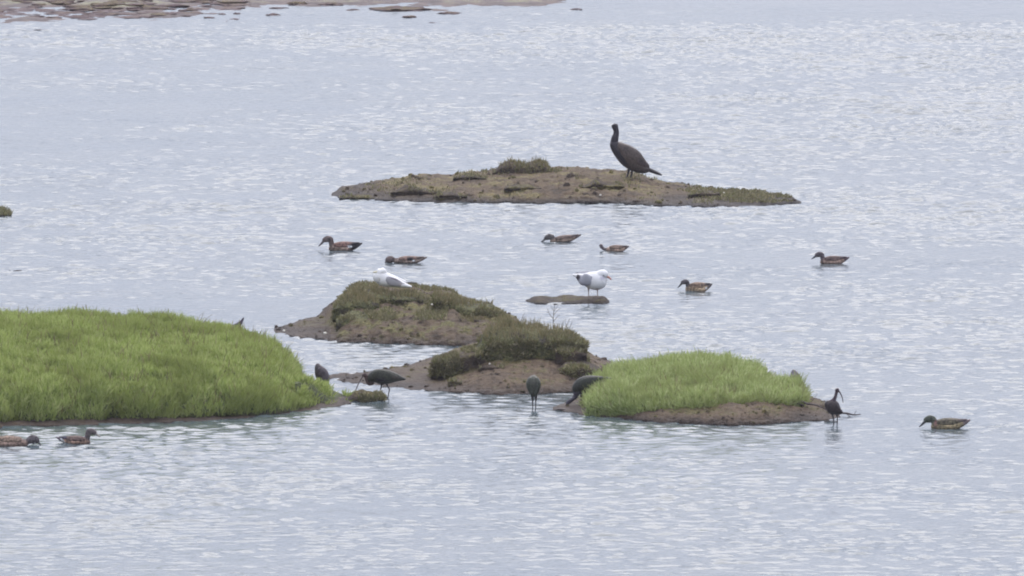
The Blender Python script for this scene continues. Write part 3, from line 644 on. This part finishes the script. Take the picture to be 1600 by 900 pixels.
# ---- ducks: u along the body (bill tip 0, tail tip 1), heights as share of the length
def duck(label, x0, x1, wl_, hc, hb, pose='up', droop=.19, tilt=0, cols=None, marks=(), swapdep=0, head_shift=0):
    Y = float(gY(wl_)); Lp = x1 - x0; A = abs(Lp); xm = (x0 + x1) / 2
    d = Bird('duck', label, 'duck', 'ducks on the lagoon', xm, wl_, Y, M['brown_plumage'])
    head, back, flank, rear, bill = cols or ((.10, .085, .08), (.15, .10, .075), (.24, .17, .12), (.05, .04, .045), (.09, .09, .10))
    def p(u, v, rr, rw, dep=0): return (x0 + u * Lp, wl_ - (v + tilt * (u - .5)) * A, dep * A, rr * A, rw * A)
    flank = tuple(c_ * 1.25 for c_ in flank); back = tuple(c_ * 1.15 for c_ in back)
    d.add([p(.25, .03, .045, .05), p(.31, hb * .3, hb * .42, .085), p(.42, hb * .32, hb * .56, .12), p(.56, hb * .36, hb * .62, .13), p(.7, hb * .42, hb * .56, .115), p(.83, hb * .56, hb * .38, .08), p(.93, hb * .74, hb * .2, .05), p(1.0, hb * .92, .014, .03)], flank, n=20)
    dep = 0
    if pose == 'up':
        d.add([p(.33, hb * .3, .075, .075), p(.30, hc * .38, .064, .06), p(.285, hc * .6, .062, .056), p(.265, hc - .09, .070, .062), p(.205, hc - .078, .076, .066), p(.14, hc - .098, .062, .056), p(.105, hc - .118, .044, .046)], head)
        bp_ = [p(.125, hc - .11, .036, .036), p(.08, hc - .11 - droop * .22, .028, .036), p(.04, hc - .11 - droop * .4, .019, .036), p(.0, hc - .11 - droop * .55, .012, .028)]
    elif pose == 'low':
        d.add([p(.36, hb * .45, .06, .06), p(.26, hb * .45, .05, .05), p(.17, hc - .085, .082, .068), p(.10, hc - .095, .078, .064), p(.05, hc - .12, .045, .045)], head)
        bp_ = [p(.06, hc - .12, .022, .022), p(.02, hc - .17, .014, .022), p(-.02, hc - .23, .008, .018)]
    else:             # head turned end-on
        d.add([p(.27, hb * .35, .05, .06), p(.17, hb * .4, .055, .055, .02), p(.10, hc * .5, .052, .055, .03), p(.07, hc - .09, .062, .065, .05), p(.065, hc - .085, .05, .055, .10)], head)
        bp_ = [p(.06, hc - .12, .018, .02, .13), p(.055, hc - .15, .016, .014, .17), p(.05, hc - .19, .014, .008, .21)]
    for mk in marks:
        if mk[0] == 'b': d.mark(*mk[1:])
    d.mark(x0 + .95 * Lp, wl_ - hb * .75 * A - tilt * .45 * A, .10 * A, .10 * A, rear)
    pale = [c_ * 1.7 for c_ in flank]
    d.mark(x0 + .62 * Lp, wl_ - (hb * .35 + tilt * .12) * A, .17 * A, hb * .16 * A, pale, 0, .6); d.mark(x0 + .40 * Lp, wl_ - (hb * .3 - tilt * .1) * A, .07 * A, hb * .3 * A, [c_ * .75 for c_ in flank], 0, .6)
    wm = [(x0 + .9 * Lp, wl_ - (hb * .92 + tilt * .4) * A, .13 * A, hb * .22 * A, [c_ * .6 for c_ in rear], 0, .4, 0), (x0 + .58 * Lp, wl_ - (hb * .62 + tilt * .08) * A, .16 * A, hb * .12 * A, [c_ * 1.8 for c_ in back], 0, .6, 0)]
    for mk in marks:
        if mk[0] == 'm': d.mark(*mk[1:]); wm.append(tuple(list(mk[1:]) + [0, .25, 0][len(mk) - 6:]) if len(mk) < 9 else tuple(mk[1:]))
    d.finish(.4)
    d.part('bill', bp_, bill, mat=M['horn'], n=10)
    for sd_ in (-1, 1):
        d.part('wing', [p(.36, hb * .68, hb * .22, .03, .085 * sd_), p(.5, hb * .72, hb * .34, .05, .098 * sd_), (p(.66, hb * .74, hb * .33, .05, .09 * sd_)), p(.8, hb * .82, hb * .2, .035, .055 * sd_), p(.93, hb * .95, .014, .02, .025 * sd_)], back, wm, n=12)
W_, K_ = (.8, .8, .78), (.03, .026, .03)
duck('duck with black rump and white wing patch, leftmost of the back row', 498, 566, 391.5, .345, .19, droop=.24, cols=((.12, .09, .08), (.16, .09, .07), (.2, .145, .11), K_, (.12, .10, .10)),
     marks=[('m', 556, 385, 10, 7, K_), ('m', 546.8, 384.6, 3.4, 2.0, W_, 0, .25, 0)])
duck('duck with its bill in the water just above the preening gull', 600, 667, 411, .17, .15, 'low', cols=((.12, .09, .08), (.17, .11, .085), (.2, .15, .12), (.16, .12, .10), (.08, .07, .07)), marks=[('m', 641, 404, 5, 3, K_), ('m', 646.5, 406.8, 2.2, 1.4, W_)])
duck('duck with hind end raised, left of the two in the upper middle', 845, 908, 378, .235, .145, droop=.14, tilt=.10, cols=((.10, .09, .085), (.14, .10, .08), (.22, .16, .12), (.10, .075, .065), (.10, .10, .10)))
duck('small duck with its head turned end-on, in the upper middle', 936, 983, 393, .28, .2, 'away', cols=((.11, .09, .09), (.17, .12, .09), (.27, .19, .14), (.09, .07, .06), (.12, .11, .10)))
duck('plain brown duck farthest right in the back row', 1268, 1327, 412.3, .33, .195, droop=.16, cols=((.09, .075, .08), (.11, .075, .065), (.24, .165, .125), (.10, .07, .08), (.07, .08, .09)))
duck('rusty brown duck swimming right of the standing gull', 1059, 1113, 455.6, .36, .25, droop=.25, cols=((.075, .065, .07), (.19, .13, .09), (.30, .22, .14), (.10, .085, .085), (.05, .06, .06)), marks=[('m', 1103.5, 450, 1.6, 1.8, W_)])
duck('green-headed brown duck alone at the lower right', 1436.5, 1516, 669.8, .27, .19, droop=.22, cols=((.075, .085, .06), (.10, .085, .055), (.23, .18, .10), (.16, .12, .12), (.07, .07, .075)), marks=[('b', 1463, 662, 4, 6, (.17, .09, .08), 0, .5, 0)])
duck('duck facing right with a white rump stripe, before the green mound', 157, 88, 693.8, .36, .17, droop=.16, cols=((.11, .09, .085), (.12, .08, .065), (.22, .14, .10), (.12, .09, .11), (.35, .32, .28)),
     marks=[('m', 100, 681.5, 5, 4, (.04, .035, .06)), ('m', 97.5, 687, 5, 1.4, W_, 0, .3, .75)])
duck('duck with its face in the water, cut by the left edge', 64, -22, 696.5, .2, .165, 'low', cols=((.10, .085, .085), (.20, .14, .10), (.25, .17, .13), (.1, .08, .07), (.06, .06, .06)), marks=[('m', 54.5, 693, 2.2, 1.8, (.6, .58, .58))])

# ---- standing gull
white, grey = (.82, .81, .78), (.36, .36, .385)
Yg_ = float(gY(471.5))
g = Bird('gull', 'standing gull with grey wings on the small dark mud bar', 'gull', 'gulls', 927, 471.3, Yg_, M['white_plumage'])
g.add([(903, 431, 6, 3, 4), (911, 434.5, 5, 8, 8), (920, 437, 3, 12.5, 12), (930, 438.5, 0, 14.6, 13.5), (938, 438, -2, 13.2, 12), (944, 436, -4, 9, 9)], white, n=22)
g.add([(935, 432, -1, 9, 9), (941, 428, -3, 7.5, 7.5), (945, 428, -5, 6.3, 6.2), (948.5, 430, -6, 4, 4.2)], white)
g.add([(907, 432, 6, 4.5, 5), (900, 430.5, 7, 2.8, 4.5), (895.5, 430, 8, 1.5, 3.5)], white)
pk = (.55, .42, .3)
for (x0, x1, y1, dp) in ((919.7, 919.6, 468.2, 3), (933.4, 933.7, 470.3, -4)):
    g.add([(x0, 449, dp, 2.6, 2.6), (x0, 454, dp, 1.1, 1.1), (x1, 461, dp, .75, .75), (x1, y1, dp, .8, .8)], (.35, .28, .24))
    g.add([(x1 - .6, y1, dp, .9, 1.2), (x1 + 4, y1 + 1.2, dp - 3, .75, 2.2), (x1 + 6.6, y1 + 1.8, dp - 4, .5, 2.6)], pk)
    g.add([(x1, y1 - .4, dp, .8, 1), (x1 - 1.2, y1 + .4, dp - 6, .7, 1.4), (x1 - 1.6, y1 + 1.4, dp - 9, .5, 1.2)], pk)
g.mark(943, 430, 1.2, 1.0, (.05, .05, .07)); g.mark(941, 433.5, 4, 3, (.55, .53, .58), 0, .6, 0)
g.finish(.4)
g.part('bill', [(949, 431.5, -6.5, 2.1, 1.8), (952.5, 433.6, -7, 1.5, 1.3), (955, 436.2, -7.3, .9, .8)], (.55, .28, .22), [(953.6, 435.6, 1.5, 1.3, (.5, .10, .08), 0, .3, 0)], mat=M['horn'])
g.part('wing', [(921, 434, -10.5, 8.5, 3), (917, 436, -9.5, 10, 3.5), (911, 436.5, -6.5, 9, 3.2), (905.5, 434, -2, 5.2, 2.6), (901, 431, 1, 2.6, 2)], grey, [(902.5, 432, 4, 6, K_, 0, .3, 0), (898.5, 430, 2.5, 3, white, 0, .3, 0), (911, 445, 7, 2, (.22, .22, .28), 0, .4, 0)])
g.part('wing', [(922, 430, 10, 6, 3), (914, 430, 11, 6, 3), (906, 429, 10, 3.6, 2.4), (899, 428.5, 9.5, 1.6, 1.6)], grey, [(900, 429, 4, 4, K_, 0, .3, 0)])

# ---- preening gull on the turf crest
Yp = Ym + 2.45
g = Bird('gull', 'resting gull with a bright white breast on the turf crest', 'gull', 'gulls', 606, 449, Yp, M['white_plumage'])
g.add([(591.5, 440, 0, 7, 7), (593, 434, 0, 11.2, 10), (600, 436, 0, 11.5, 11.5), (612, 439.5, 0, 9.6, 11), (624, 443.5, 0, 6.2, 8.5), (634, 446, 0, 3.6, 6), (643, 448, 0, 1.5, 4)], white, n=22)
g.add([(594, 432, 0, 9, 9), (596, 426, -1, 8.6, 8), (598, 422.8, -2, 7, 6.6), (598.5, 420, -2, 4.4, 4.2)], white)
g.finish(.4)
g.part('bill', [(589, 424.2, -4, 1.6, 1.6), (585.5, 424.6, -5.5, 1.2, 1.1), (583, 425.4, -6.5, .7, .7)], (.72, .66, .45), mat=M['horn'])
g.part('wing', [(604, 435, -9.5, 4.5, 2.6), (612, 439, -9.5, 7, 3), (621, 442, -7.5, 5.6, 2.6), (630, 444.5, -4.5, 3.2, 2.0), (638, 447, -2.5, 1.3, 1.2)], (.36, .35, .36), [(618, 434.5, 12, 2.0, (.12, .10, .12), 0, .4, .35), (612, 430.5, 9, 1.6, white, 0, .3, .35), (631, 440, 4, 2, white, 0, .4, .4), (632, 446.5, 9, 1.3, (.6, .52, .45), 0, .3, .35)])
g.part('wing', [(606, 431.5, 7, 4, 3), (616, 434.5, 7, 3.8, 2.6), (627, 438.5, 5.5, 2.6, 2), (636, 441.3, 4, 1.2, 1.3), (645, 442.1, 3, .8, 1), (652, 442.3, 3, .35, .6)], white, [(645, 442, 10, 2.4, K_, 0, .2, 0)])

# ---- ibises
IB, IN, IL = (.028, .029, .02), (.065, .036, .032), (.03, .024, .028)
def leg(b_, pts, colr=IL):
    b_.add([(x, y, dp, r, r) for x, y, dp, r in pts], colr, n=8)
def ibis(label, px, py, Y): return Bird('glossy_ibis', label, 'ibis', 'ibises feeding around the mounds', px, py, Y, M['dark_plumage'])
b_ = ibis('dark ibis in side view probing the weed clump, left of centre', 600, 622, float(gY(622)))
b_.add([(577, 597, 0, 3.5, 4), (580.5, 591.5, 0, 8, 7), (588, 588, 0, 11.2, 9.5), (598, 588.5, 0, 12.2, 10.5), (609, 589, 0, 10.2, 9), (620, 590, 0, 6.4, 6), (628, 591.5, 0, 3.4, 4), (633.5, 592.2, 0, 1.5, 2.5)], IB, n=20)
b_.add([(582, 597, 0, 5, 4.5), (577, 599, 0, 3.6, 3.4), (574, 595, 0, 3, 3), (572, 589.5, 0, 2.7, 2.7), (570.6, 586, 0, 3.2, 3), (568.5, 586, 0, 3, 2.8), (566.8, 587.6, 0, 1.9, 1.9)], IN)
leg(b_, [(597, 598, -3, 3), (595.8, 604, -3, 1.2), (594.4, 610, -3, .9), (593, 620, -3, .9)]); leg(b_, [(603, 598, 3, 3), (605.5, 603, 3, 1.3), (608.4, 609, 3, 1.1), (607.2, 615, 3, .9), (606, 623, 3, .9)])
b_.add([(606.5, 620.3, 3, 1, 1), (604.5, 621.3, 1, .9, 1.5), (602.6, 622, 0, .5, 1.2)], IL)
b_.finish(.4)
b_.part('bill', [(567.4, 587.4, 0, 1.4, 1.3), (563.4, 593.5, 0, .95, .9), (559.2, 601.5, 0, .8, .8), (556.3, 609, 0, .6, .6), (555.2, 613, 0, .45, .45)], (.10, .075, .07), mat=M['horn'], n=8)
for sd_ in (-1, 1): b_.part('wing', [(584, 585, 6.5 * sd_, 6, 2.4), (593, 586, 8.2 * sd_, 9, 3), (604, 588, 8 * sd_, 8.5, 2.8), (616, 590, 5.4 * sd_, 5, 2.2), (629, 592.4, 2.5 * sd_, 1.6, 1.2)], (.034, .036, .024), [(590, 594, 12, 4, (.022, .018, .03), 0, .5, 0), (618, 590, 8, 3, (.05, .04, .03), 0, .5, .2)])

b_ = ibis('ibis back showing behind the right end of the large green mound', 503, 616, float(gY(616)))
b_.add([(496, 569, 3, 3, 4), (497.5, 574, 2, 6.2, 7), (501.5, 582, 0, 10.2, 9), (505.5, 591, -2, 10, 9), (507, 600, -4, 7, 7), (506, 606, -5, 4, 5)], (.06, .048, .052), n=18)
leg(b_, [(503, 604, -3, 2), (502.5, 616, -3, .9)]); leg(b_, [(508, 604, 3, 2), (508, 616, 3, .9)])
b_.add([(506, 604, -5, 4, 4), (512, 610, -6, 2.6, 2.6), (516, 613, -7, 2.6, 2.6)], IN)
b_.finish(.45); b_.part('bill', [(516.5, 613.5, -7, 1.4, 1.4), (520, 617, -7, .9, .9), (522, 621, -7, .6, .6)], (.10, .075, .07), mat=M['horn'], n=8)
for sd_ in (-1, 1): b_.part('wing', [(499, 576, 6.5 * sd_, 4.2, 2), (502.5, 584, 7.6 * sd_, 7, 2.4), (505, 594, 6 * sd_, 5, 2.4)], (.055, .043, .047))

b_ = ibis('ibis seen from behind wading below the centre mud island', 834.5, 640, float(gY(640)))
b_.add([(834, 588.5, 5, 5, 4), (833.6, 593, 3, 9.6, 8), (833.5, 600, 0, 11.6, 10.5), (833.8, 607, -2, 10.2, 9), (834.4, 613.5, -4, 6, 6), (834.6, 618, -5, 3.8, 4)], (.042, .045, .03), n=20)
leg(b_, [(831.5, 612, -2, 4), (832, 621, -2, 2.2), (832.3, 628, -2, 1.1), (832.4, 641, -2, .85)]); leg(b_, [(837, 612, 2, 4), (837.4, 620, 2, 2.3), (837.2, 627, 2, 1.1), (836.8, 641, 2, .85)])
b_.add([(834, 592, 8, 4, 4), (834, 597, 13, 3, 3), (834, 603, 16, 3, 3.2)], IN)
b_.finish(.4); b_.part('bill', [(834, 604, 17, 1.3, 1.3), (834, 612, 20, .9, .9), (834, 620, 20, .6, .6)], (.10, .075, .07), mat=M['horn'], n=8)
for sd_ in (-1, 1): b_.part('wing', [(833.6 + 4 * sd_, 591, -2, 3.8, 4), (833.6 + 5.6 * sd_, 599, -4, 6, 6.6), (833.8 + 4.6 * sd_, 608, -6, 5, 5), (834 + 2 * sd_, 617, -7.5, 2.4, 2.4)], (.04, .045, .03))

b_ = ibis('ibis bent down with its bill in the mud, left of the pale green cushion', 912, 637, float(gY(637)))
b_.add([(899, 612, -2, 5, 5), (901.5, 606.5, -1, 8.5, 7.5), (908, 602.5, 0, 12.2, 9.5), (918, 600, 0, 13.4, 10.5), (929, 597.5, 0, 11.4, 9), (939, 594.5, 0, 7.4, 6.5), (948, 592.5, 0, 4, 4.5), (955, 591.5, 0, 1.5, 3)], (.022, .024, .016), n=20)
b_.add([(901, 612, -2, 6, 5.5), (899, 619.5, -2, 3.8, 3.4), (893.5, 624.5, -3, 2.9, 2.8), (888.5, 628, -3, 3.4, 3.1), (885.6, 631, -3, 2.5, 2.4)], (.05, .042, .06))
leg(b_, [(908, 610, -3, 3.5), (908, 620, -3, 1.3), (908, 638, -3, .9)]); leg(b_, [(917, 608, 3, 3.5), (919, 620, 3, 1.3), (918, 637, 3, .9)])
b_.finish(.4); b_.part('bill', [(886, 630.5, -3, 1.7, 1.5), (884.3, 634, -3, 1.1, 1), (883.5, 638.5, -3, .7, .7)], (.07, .055, .06), mat=M['horn'], n=8)
for sd_ in (-1, 1): b_.part('wing', [(905, 601, 6.5 * sd_, 6.5, 2.6), (914, 599, 8.2 * sd_, 9, 3), (925, 596, 7.6 * sd_, 8, 2.8), (937, 593, 5 * sd_, 5, 2.2), (949, 591, 2.6 * sd_, 2, 1.4)], (.03, .034, .022))

b_ = ibis('ibis back showing behind the right end of the pale green cushion', 1244, 640, float(gY(610)))
b_.add([(1240, 578, 2, 2.6, 3.5), (1240.8, 583, 1, 6.2, 6), (1242.4, 591, 0, 9.4, 9), (1243, 600, -1, 9, 8.5), (1243, 606, -2, 6, 6)], (.16, .145, .15), n=18)
leg(b_, [(1240, 603, -2, 3), (1240, 612, -2, 1)]); leg(b_, [(1246, 603, 2, 3), (1246, 612, 2, 1)])
b_.mark(1249, 590, 3.6, 12, (.09, .06, .07), 0, .5, -.2)
b_.add([(1246, 602, 4, 4, 4), (1250, 606, 8, 2.8, 2.8), (1252, 608, 10, 2.8, 2.8)], IN)
b_.finish(.45); b_.part('bill', [(1252.5, 609, 10, 1.3, 1.3), (1254, 612, 11, .9, .9)], (.10, .075, .07), mat=M['horn'], n=8)

b_ = ibis('ibis standing tall with its curved bill hanging, right of the green cushion', 1303, 663, float(gY(663)))
b_.add([(1293, 628, 2, 5, 5), (1295, 631.5, 1, 8, 7.5), (1300, 635, 0, 11.4, 10), (1305, 639, 0, 10.2, 9), (1310.5, 642.5, 0, 6.2, 6.5), (1316, 645, 0, 2.4, 4)], (.032, .024, .024), n=20)
b_.add([(1300, 629, -1, 6, 5.5), (1303.5, 623.5, -2, 3.2, 3.2), (1305.6, 618, -2, 2.5, 2.5), (1306.8, 613, -2, 2.5, 2.5), (1308, 609.2, -2, 3.4, 3.1), (1309.6, 609.8, -2.5, 2.8, 2.6)], (.06, .038, .045))
leg(b_, [(1300, 644, -2, 3), (1301.4, 650, -2, 1.4), (1302.4, 656, -2, 1), (1302.6, 665, -2, .9)]); leg(b_, [(1306.5, 644, 2, 3), (1308, 650, 2, 1.3), (1308.4, 656, 2, .95), (1308.2, 664, 2, .9)])
b_.finish(.4); b_.part('bill', [(1310.4, 610.6, -3, 1.5, 1.4), (1313.2, 614.5, -3, 1, 1), (1315.6, 620, -3, .85, .85), (1316.7, 625, -3, .65, .65), (1316.9, 629, -3, .45, .45)], (.09, .07, .07), mat=M['horn'], n=8)
for sd_ in (-1, 1): b_.part('wing', [(1296, 630, 6.5 * sd_, 5.4, 2.6), (1302, 635, 7.5 * sd_, 7.4, 2.8), (1309, 640, 5.6 * sd_, 5, 2.2), (1315.5, 644.5, 3 * sd_, 1.8, 1.4)], (.038, .027, .026))

# ---- little dark bird behind the skyline of the large mound, only its tail stands above it
Yb = float(gY(660)) + 6.2
b_ = Bird('small_wader', 'little dark bird tail poking above the skyline of the large green mound', 'bird', None, 372, 520, Yb, M['dark_plumage'])
b_.add([(362, 514, 0, 2, 2), (365, 511, 0, 4, 4), (371, 509, 0, 5, 5), (376, 504, 0, 3.2, 3.6), (378.2, 501, 0, 2.2, 2.2), (381, 496, 0, .8, 1.4)], (.05, .04, .06), n=14)
leg(b_, [(370, 511, -1, 1.4), (370, 521, -1, .6)]); leg(b_, [(373, 511, 1, 1.4), (373, 521, 1, .6)])
b_.add([(363, 512, 0, 2.4, 2.4), (359.6, 508.6, 0, 2.4, 2.4), (357.6, 508.6, 0, 1.4, 1.4)], (.05, .04, .06))
b_.finish(.35); b_.part('bill', [(357.6, 508.8, 0, .7, .7), (354, 510, 0, .4, .4)], (.06, .05, .05), mat=M['horn'], n=6)

# ------------------------------------------------------------------ twigs, driftwood, shells
def dark_line(name, lines, Y, mat, label, cat, px0, py0, main='stem', sub='twig', flat_=False):
    x, z = unproj(px0, py0, Y); s = scale_at(Y); org = (float(x), Y, float(z)); root = empty(name, org, label, cat)
    for k, ln in enumerate(lines):
        v, q, t_ = tube(ln, sub=4, n=6); W = np.stack([(v[:, 0] - px0) / s, v[:, 2] / s, -(v[:, 1] - py0) / s], 1)
        mesh_np(main if k == 0 else sub, W, [q, t_], mat, parent=root)
dark_line('dead_plant', [[(864, 512, 0, .7, .7), (864.5, 500, 0, .6, .6), (865, 488, 1, .5, .5), (867, 476, 1, .35, .35)],
                     [(864.5, 498, 0, .5, .5), (859, 491, -2, .4, .4), (855, 482, -3, .3, .3)], [(865, 492, 0, .5, .5), (871, 485, 2, .4, .4), (876, 482, 3, .3, .3)],
                     [(865, 487, 0, .4, .4), (870, 480, -2, .3, .3), (873, 475, -3, .25, .25)], [(857, 488, -2, .35, .35), (853, 487, -3, .25, .25)],
                     [(864.3, 503, 0, .5, .5), (870, 496, 3, .4, .4), (874, 492, 3, .25, .25)], [(864, 485, 0, .35, .35), (861, 478, 1, .25, .25)]],
      Yc + 2.3, M['twig'], 'bare branching dead plant rising from the centre hummock', 'dead plant', 864, 512)
dark_line('dead_plant', [[(884, 516, 0, .6, .6), (886, 508, 0, .5, .5), (890, 498, 1, .3, .3)], [(880, 516, 0, .5, .5), (879, 507, 0, .4, .4), (881, 500, 0, .3, .3)], [(888, 516, 1, .5, .5), (892, 508, 0, .4, .4), (894, 502, 0, .3, .3)], [(876, 514, 0, .4, .4), (873, 505, 0, .3, .3)],
                    [(886, 509, 0, .4, .4), (883, 503, 0, .3, .3), (884, 497, 1, .25, .25)]], Yc + 2.2, M['twig'], 'short dry stems at the right shoulder of the centre hummock', 'dead plant', 885, 516)
dark_line('dead_plant', [[(815, 504, 0, .5, .5), (816, 496, 0, .4, .4), (820, 489, 0, .25, .25)], [(816, 497, 0, .35, .35), (822, 494, 1, .25, .25)]], Yc + 2.3, M['twig'], 'single thin dry stem on top of the centre hummock', 'dead plant', 815, 504)
dark_line('driftwood', [[(1252, 627, 3, 2.4, 2.4), (1262, 631, 2, 1.8, 1.8), (1275, 633, 1, 1.3, 1.3), (1290, 639, 0, 1.2, 1.2), (1306, 645, 0, 1.5, 1.5), (1322, 645.5, -1, 1.7, 1.7), (1334, 648, -2, 1.2, 1.2), (1345, 647, -2, .7, .7)],
                    [(1268, 628, 2, .5, .5), (1274, 620, 2, .35, .35), (1277, 615, 2, .25, .25)], [(1335, 647, -2, .5, .5), (1338, 641, -2, .3, .3)], [(1322, 646, -1, .8, .8), (1328, 650, -3, .6, .6), (1334, 651, -5, .4, .4)]],
      float(gY(650)), M['wood'], 'long dark wet branch reaching right from the mud behind the tall ibis', 'driftwood', 1290, 650, 'branch', 'twig')
dark_line('dark_line', [[(1288, 658.6, -3, .9, 1.2), (1298, 657.6, -3, .8, 1.1), (1309, 658, -3, .5, .8)], [(1296, 657.6, -3, .4, .4), (1293, 655.4, -4, .25, .25)]], float(gY(659.5)), M['wood'], 'dark strip standing in for a mud line reflected at the legs of the tall ibis', 'dark_line', 1298, 659.5)  # solid dark strip added in place of a mud line's reflection on the water
dark_line('root_snag', [[(1237, 624, 3, 1.5, 2), (1242, 627, 2, 2.6, 3), (1248, 630, 1, 2.4, 3), (1256, 634, 0, 1.2, 1.4)], [(1243, 626, 0, .8, .8), (1250, 627, -1, .6, .6), (1254, 630, -1, .3, .3)]], Yr + .85, M['wood'], 'dark tangle of roots under the right end of the pale green cushion', 'root', 1240, 632, 'root', 'rootlet')
dark_line('dead_plant', [[(1254, 618, 0, .4, .4), (1256, 600, 0, .3, .3), (1259, 590, 0, .2, .2)], [(1255, 612, 0, .3, .3), (1261, 604, 1, .2, .2)]], Yr + .8, M['twig'], 'thin stalk at the right tip of the pale green cushion', 'dead plant', 1254, 618)
dark_line('floating_twig', [[(21, 423.4, 0, .5, 1.2), (28, 422.6, 0, .9, 2.0), (34, 422.6, 0, .6, 1.0)], [(16, 423.4, 0, .3, .5), (14.6, 421.4, 0, .5, .6)]], float(gY(423.6)), M['wood'], 'tiny dark twig floating near the left edge of the photo', 'twig', 24, 423.6)
dark_line('mud_snag', [[(866, 641, 0, .8, 3), (874, 639.2, 0, 1.8, 5), (884, 640.5, 0, 1.6, 5), (896, 643, 0, .8, 3)], [(876, 640, 1, .7, .7), (873, 636.6, 2, .4, .4)]], float(gY(641.5)), M['wood'], 'dark wet sod at the left tip of the pale green cushion island', 'sod', 880, 642, 'sod', 'snag')
for (px, py, G_, rx, txt) in ((508, 521, G_mid, 2.6, 'yellowish shell on the left beach of the gull mound'), (444, 517, G_mid, 2.0, 'pale shell at the far left tip of the gull mound'), (675, 476, None, 1.6, 'white shell on the turf shelf of the gull mound'),
                         (765, 569, G_cen, 1.8, 'pale shell under the large centre hummock'), (938, 305, G_far, 1.6, 'white shell on the far island below the cormorant'), (1105, 301, G_far, 2.2, 'pale shell right of the cormorant on the far island'),
                         (1131, 302, G_far, 1.6, 'small white shell farthest right on the far island')):
    if G_ is None: Y, z = Ym + 1.5, float(unproj(px, py, Ym + 1.5)[1])
    else:
        Y, z, _ = ground_under(G_, px, py); Y -= .03
    x, _z = unproj(px, py, Y); V, Q = small_lump(rx * 2, rx * .9, scale_at(Y), px * .013, 12, 6)
    org = (float(x), float(Y), float(_z)); tag(mesh_np('shell', V + np.array(org), [Q], M['shell'], origin=org), txt, 'shell', 'shells on the mud')

# ------------------------------------------------------------------ haze over the lagoon
m = bpy.data.materials.new('haze'); m.use_nodes = True; t = m.node_tree; t.nodes.clear()
pv = N(t, 'ShaderNodeVolumePrincipled', Density=.0002); pv.inputs['Color'].default_value = (.93, .92, 1.0, 1); pv.inputs['Anisotropy'].default_value = .2
t.links.new(pv.outputs['Volume'], N(t, 'ShaderNodeOutputMaterial').inputs['Volume'])
HX, Y0_, Y1_, Z0_, Z1_ = 1700, -1700, 1800, -1.6, 13.2
V = [(-HX, Y0_, Z0_), (HX, Y0_, Z0_), (HX, Y1_, Z0_), (-HX, Y1_, Z0_), (-HX, Y0_, Z1_), (HX, Y0_, Z1_), (HX, Y1_, Z1_), (-HX, Y1_, Z1_)]
h = mesh_np('haze', V, [np.array([[0, 3, 2, 1], [4, 5, 6, 7], [0, 1, 5, 4], [1, 2, 6, 5], [2, 3, 7, 6], [3, 0, 4, 7]])], m, smooth=False); tag(h, kind='stuff')
